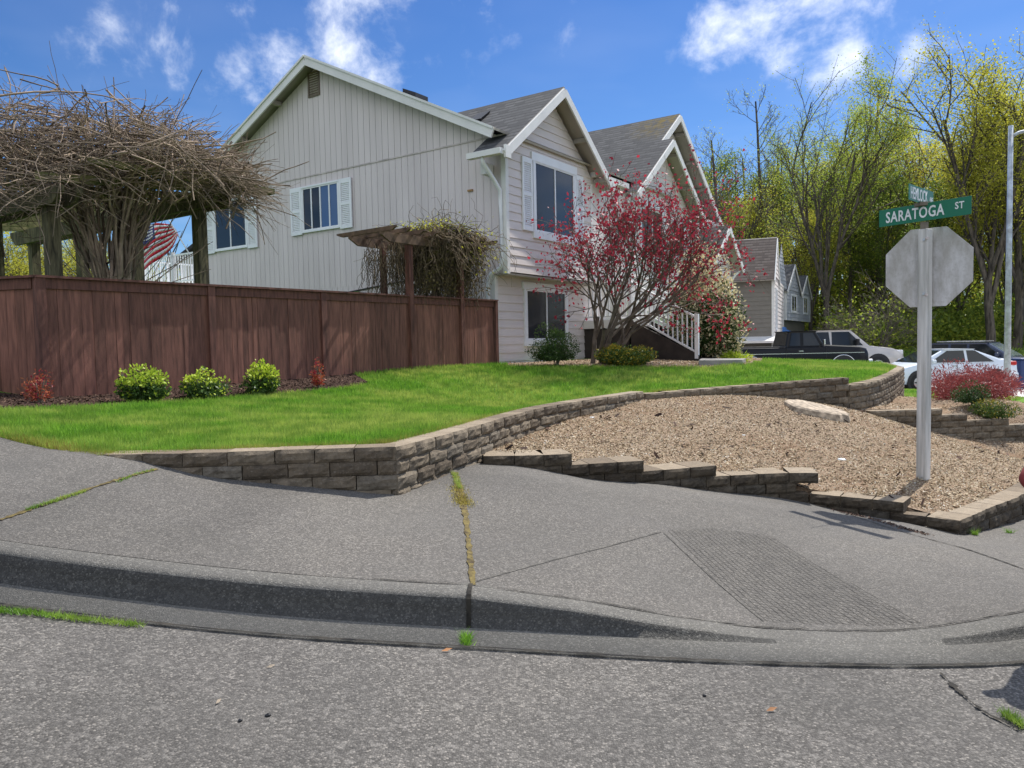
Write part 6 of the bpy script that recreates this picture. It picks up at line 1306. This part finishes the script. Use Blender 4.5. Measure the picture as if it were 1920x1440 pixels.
def tree(px, ytop, Y, k, label, wide=1.0, rz=None):
    x = at_px(px, Y); zg = h_far.at(x, Y)-.1; hor = 645-(px-960)*.021; H = (hor-ytop)/FPX*Y+EYE-zg; s_ = H/HT[k]; rz = random.uniform(0, 6.28) if rz is None else rz
    if k not in used:
        used.add(k); o = PR[k]; o.location = (x, Y, zg); o.scale = (s_*wide, s_*wide, s_); o.rotation_euler = (0, 0, rz); o['label'] = label
    else: copy_tree(PR[k], (x, Y, zg), rz, (s_*wide, s_*wide, s_), label)
tree(1553, 122, 44, 0, 'tall forked bare trunked tree in new leaf behind the grey house', 1.0)
tree(1858, 62, 40, 4, 'tallest tree with yellow green leaves, right behind the lamp pole', 1.0)
tree(1905, 88, 43, 2, 'full yellow green tree crowding the lamp arm at the right')
tree(1650, 108, 52, 1, 'slender straight tree above the stop sign with thin leaf at its top')
spec = [(1352, 240, 50, 6, 'bare topped thin tree just right of the main house roof'), (1432, 170, 56, 6, 'thin tall tree with a bare spike top left of the forked tree'), (1400, 262, 52, 5, 'sparse tree between the bare topped trees by the roof'),
    (1470, 250, 58, 1, 'straight tree standing behind the small grey gables'), (1500, 210, 60, 5, 'open crowned tree close left of the forked trunk'), (1605, 190, 62, 1, 'straight tree between the forked tree and the sign'),
    (1330, 300, 58, 3, 'dark leafed tree low at the left end of the wood'), (1376, 330, 56, 2, 'yellow leafed tree behind the neighbour roof'), (1690, 230, 58, 2, 'yellow green tree rising behind the street name plates'), (1728, 200, 50, 5, 'open branched tree behind the sign post'),
    (1775, 220, 54, 4, 'dense yellow green tree left of the tallest tree'), (1800, 330, 48, 2, 'lower yellow tree behind the stop sign right edge'), (1925, 130, 50, 0, 'forked tree at the right picture edge behind the lamp arm'), (1990, 90, 46, 4, 'large yellow tree past the right picture edge'), (1590, 330, 52, 3, 'dark green tree low behind the forked trunk'),
    (1520, 360, 50, 2, 'low yellow green tree behind the furthest grey gable'), (1450, 340, 60, 3, 'dark low tree behind the brown neighbour roof'), (1660, 340, 50, 3, 'dark green tree directly behind the stop sign'), (1290, 330, 60, 5, 'thin tree partly hidden by the main house roof'), (1740, 350, 46, 3, 'dark tree low between sign and lamp pole'),
    (1880, 330, 46, 2, 'yellow tree low behind the lamp pole foot'), (1565, 260, 66, 2, 'yellow tree far behind the forked trunk'), (1640, 280, 66, 5, 'open tree far behind the straight tree'), (2080, 150, 50, 0, 'forked tree outside the right edge'), (2180, 130, 55, 2, 'yellow tree outside the right edge'), (1415, 380, 64, 2, 'small yellow tree far behind the brown roof'), (1350, 390, 64, 5, 'small open tree far behind the main house gable'), (1715, 290, 64, 4, 'yellow tree far behind the sign plates'), (1830, 240, 60, 1, 'straight tree close behind the tallest tree')]
for px, yt, Y, k, lab in spec: tree(px, yt, Y, k, lab, random.uniform(.9, 1.15))
tree(30, 395, 34, 2, 'yellow green blossoming tree far left behind the pergola', 1.6); tree(130, 410, 38, 4, 'pale green tree seen between the pergola posts', 1.5); tree(-90, 380, 40, 4, 'pale green tree past the left picture edge', 1.5); tree(315, 432, 48, 5, 'nearly bare tree behind the flag and deck railing', 1.5)
tree(205, 430, 42, 2, 'yellow green tree hidden behind the wisteria trunk', 1.4)
# ---- the wood behind, and undergrowth
rg = np.random.default_rng(55)
def mass(name, label, cat, n, box, size, mat, ntr=0, fn=None, top=None):
    (x0, x1), (y0, y1), (z0, z1) = box; P = rg.uniform((x0, y0, 0), (x1, y1, 1), (n, 3)); clump = np.sin(P[:, 0]*1.1+np.sin(P[:, 2]*9+P[:, 1]))*.5+np.sin(P[:, 0]*.37+3)*.5
    hh = (z1-z0)*(.72+.28*clump) if top is None else top(P[:, 0]); g = h_far(P[:, 0], P[:, 1]); f = P[:, 2].copy(); P[:, 2] = g+z0+P[:, 2]**1.1*hh; P += rg.normal(size=P.shape)*.35; P = P[(P[:, 0]/P[:, 1] > .418) | (P[:, 1] > 52) | (P[:, 0] < 0)]
    V, F = npleaves(P, size, rg, .7); mats = [mat]; mi = np.zeros(len(F), int)
    if ntr:
        S_ = []
        for k in range(ntr):
            x = rg.uniform(x0, x1); y = rg.uniform(y0, y1); zg = h_far.at(x, y); H = (z1-z0)*rg.uniform(.7, 1.1); lx = rg.normal()*.4; S_.append((np.array([[x, y, zg-.2], [x+lx*.4, y, zg+H*.5], [x+lx, y, zg+H]]), np.array([.22, .14, .05])*rg.uniform(.6, 1.3)))
            for j in range(7):
                f0 = rg.uniform(.3, .95); b = np.array([x+lx*f0, y, zg+H*f0]); d = np.array([rg.normal(), rg.normal(), rg.uniform(.4, 1.2)]); d /= np.linalg.norm(d); L_ = rg.uniform(1.5, 4); S_.append((np.array([b, b+d*L_*.5+[0, 0, .1], b+d*L_+[0, 0, .5]]), np.array([.05, .035, .015])))
        V2, F2 = nptubes(S_, 4); F2 = F2+len(V); V = np.concatenate([V, V2]); F = np.concatenate([F, F2]); mi = np.r_[mi, np.ones(len(F2), int)]; mats = [mat, 'bark']
    tag(npmesh(name, V, F, mats, midx=mi), label, cat, kind='stuff')
mass('woodland', 'dense yellow green wood filling the distance behind the street', 'wood', 60000, ((14, 85), (62, 78), (0, 15)), .30, 'leaf_yellow', 190)
mass('woodland', 'darker lower wood behind the parked cars', 'wood', 42000, ((13, 75), (52, 62), (0, 9)), .26, 'leaf_forest', 120)
mass('undergrowth', 'dark green bushes and brambles along the foot of the wood', 'bushes', 36000, ((15, 60), (43, 52), (0, 3.0)), .22, 'leaf_forest_dark', 0)
mass('undergrowth', 'paler green bushes in front of the dark undergrowth', 'bushes', 12000, ((17, 50), (43, 48), (0, 2.2)), .22, 'leaf_forest', 0)
mass('woodland', 'wood on the far left behind the gardens', 'wood', 22000, ((-50, -16), (46, 56), (0, 6)), .4, 'leaf_blossom_bg', 30)
# bare shrub in front of the wood
cfgS = dict(L=2.2, r=.05, depth=3, kids=[5, 5, 5], start=[.2, .2, .2], ang=[(25, 55), (25, 55), (25, 60)], len=[.8, .6, .5], up=[.0, .05, .02], wob=.08, taper=.5, rr=.6, rmin=.012, tdepth=1)
x = at_px(1640, 41); plant('woodland_shrub', 'pale bare branched shrub at the edge of the wood left of the stop sign', 'shrub', (x, 41, h_far.at(x, 41)), 61, cfgS, (700, .16, .2), 'leaf_forest', 'bark_light', stems=7, stemang=50)
# grassy bank behind the cars
Q = rg.uniform((16.5, 37), (40, 45), (16000, 2)); tag(blades('bank_grass', Q, h_far(Q[:, 0], Q[:, 1]), .16, .05, 'grass', rg), 'grassy bank between the driveway and the wood', 'grass', kind='stuff')
# ================================================================ PERSON just beyond the right edge (elbow shows)
def person():
    root_p = Vector((2.618, 3.50, 0)); root_p.z = h_road.at(root_p.x, root_p.y)
    J = {'pelvis': (0, 0, .62, .10), 'waist': (0, 0, .75, .092), 'chest': (0, 0, .90, .105), 'neck': (0, 0, 1.02, .042), 'head1': (0, 0, 1.10, .065), 'head2': (0, -.005, 1.19, .082), 'head3': (0, 0, 1.26, .05)}
    E_ = [('pelvis', 'waist'), ('waist', 'chest'), ('chest', 'neck'), ('neck', 'head1'), ('head1', 'head2'), ('head2', 'head3')]
    for s_, t_ in ((-1, 'l'), (1, 'r')):
        J.update({'sh'+t_: (s_*.13, 0, .96, .045), 'el'+t_: (s_*.33, -.02, .83, .033), 'wr'+t_: (s_*.17, -.07, .70, .024), 'ha'+t_: (s_*.13, -.08, .67, .028), 'hip'+t_: (s_*.075, 0, .58, .075), 'kn'+t_: (s_*.09, -.01, .32, .048), 'an'+t_: (s_*.09, .01, .06, .032), 'to'+t_: (s_*.1, -.11, .03, .028)})
        E_ += [('chest', 'sh'+t_), ('sh'+t_, 'el'+t_), ('el'+t_, 'wr'+t_), ('wr'+t_, 'ha'+t_), ('pelvis', 'hip'+t_), ('hip'+t_, 'kn'+t_), ('kn'+t_, 'an'+t_), ('an'+t_, 'to'+t_)]
        for f in range(5):
            nm = 'f%s%d' % (t_, f); J[nm] = (s_*(.10-.012*f), -.10+.0*f, .66-.014*(f-2), .009); J[nm+'b'] = (s_*(.055-.004*f), -.115, .655-.016*(f-2), .008); E_ += [('ha'+t_, nm), (nm, nm+'b')]
    ks = list(J); me = bpy.data.meshes.new('person'); me.from_pydata([J[k][:3] for k in ks], [(ks.index(a), ks.index(b)) for a, b in E_], []); 
    for m_ in ('skin', 'shirt_red', 'jeans', 'hair'): me.materials.append(MT[m_])
    o = link('person', me, None, root_p, R_(20)); bpy.context.view_layer.objects.active = o
    sk = o.modifiers.new('skin', 'SKIN'); sb = o.modifiers.new('sub', 'SUBSURF'); sb.levels = sb.render_levels = 2
    for i, k in enumerate(ks): me.skin_vertices[0].data[i].radius = (J[k][3],)*2
    me.skin_vertices[0].data[0].use_root = True
    bpy.context.view_layer.update(); dg = bpy.context.evaluated_depsgraph_get(); nm_ = bpy.data.meshes.new_from_object(o.evaluated_get(dg)); o.modifiers.clear(); o.data = nm_
    nm_.materials.clear()
    for m_ in ('skin', 'shirt_red', 'jeans', 'hair'): nm_.materials.append(MT[m_])
    for p_ in nm_.polygons:
        c = p_.center; z = c.z; r = abs(c.x)
        p_.material_index = 3 if (z > 1.2 or (z > 1.1 and c.y > .03)) else 0 if z > 1.03 or (z < .69 and z > .6 and r > .03 and c.y < -.085) or (r > .12 and z < .76 and z > .62 and c.y < -.04) else 1 if z > .64 else 2; p_.use_smooth = True
    tag(o, 'child in a red top with hands on hips, only an elbow inside the right edge', 'person')
person()
hr_ = empty('hose_reel', hw(-.12, 4.55, 2.42), HROT, 'small green garden hose coil hanging on the side wall just above the fence', 'hose reel')
for r_ in (.30, .25, .20):
    mb = MB(); mb.tube([(-.02, r_*math.cos(q), r_*math.sin(q)*.9) for q in np.linspace(0, 2*math.pi, 25)], .016, 6, cap=False); mb.build('hose_loop', 'leaf_shrub_green', hr_, smooth=True)
mb = MB(); mb.box((-.06, -.05, -.04), (.12, .05, .04)); mb.build('hanger', 'black_plastic', hr_)
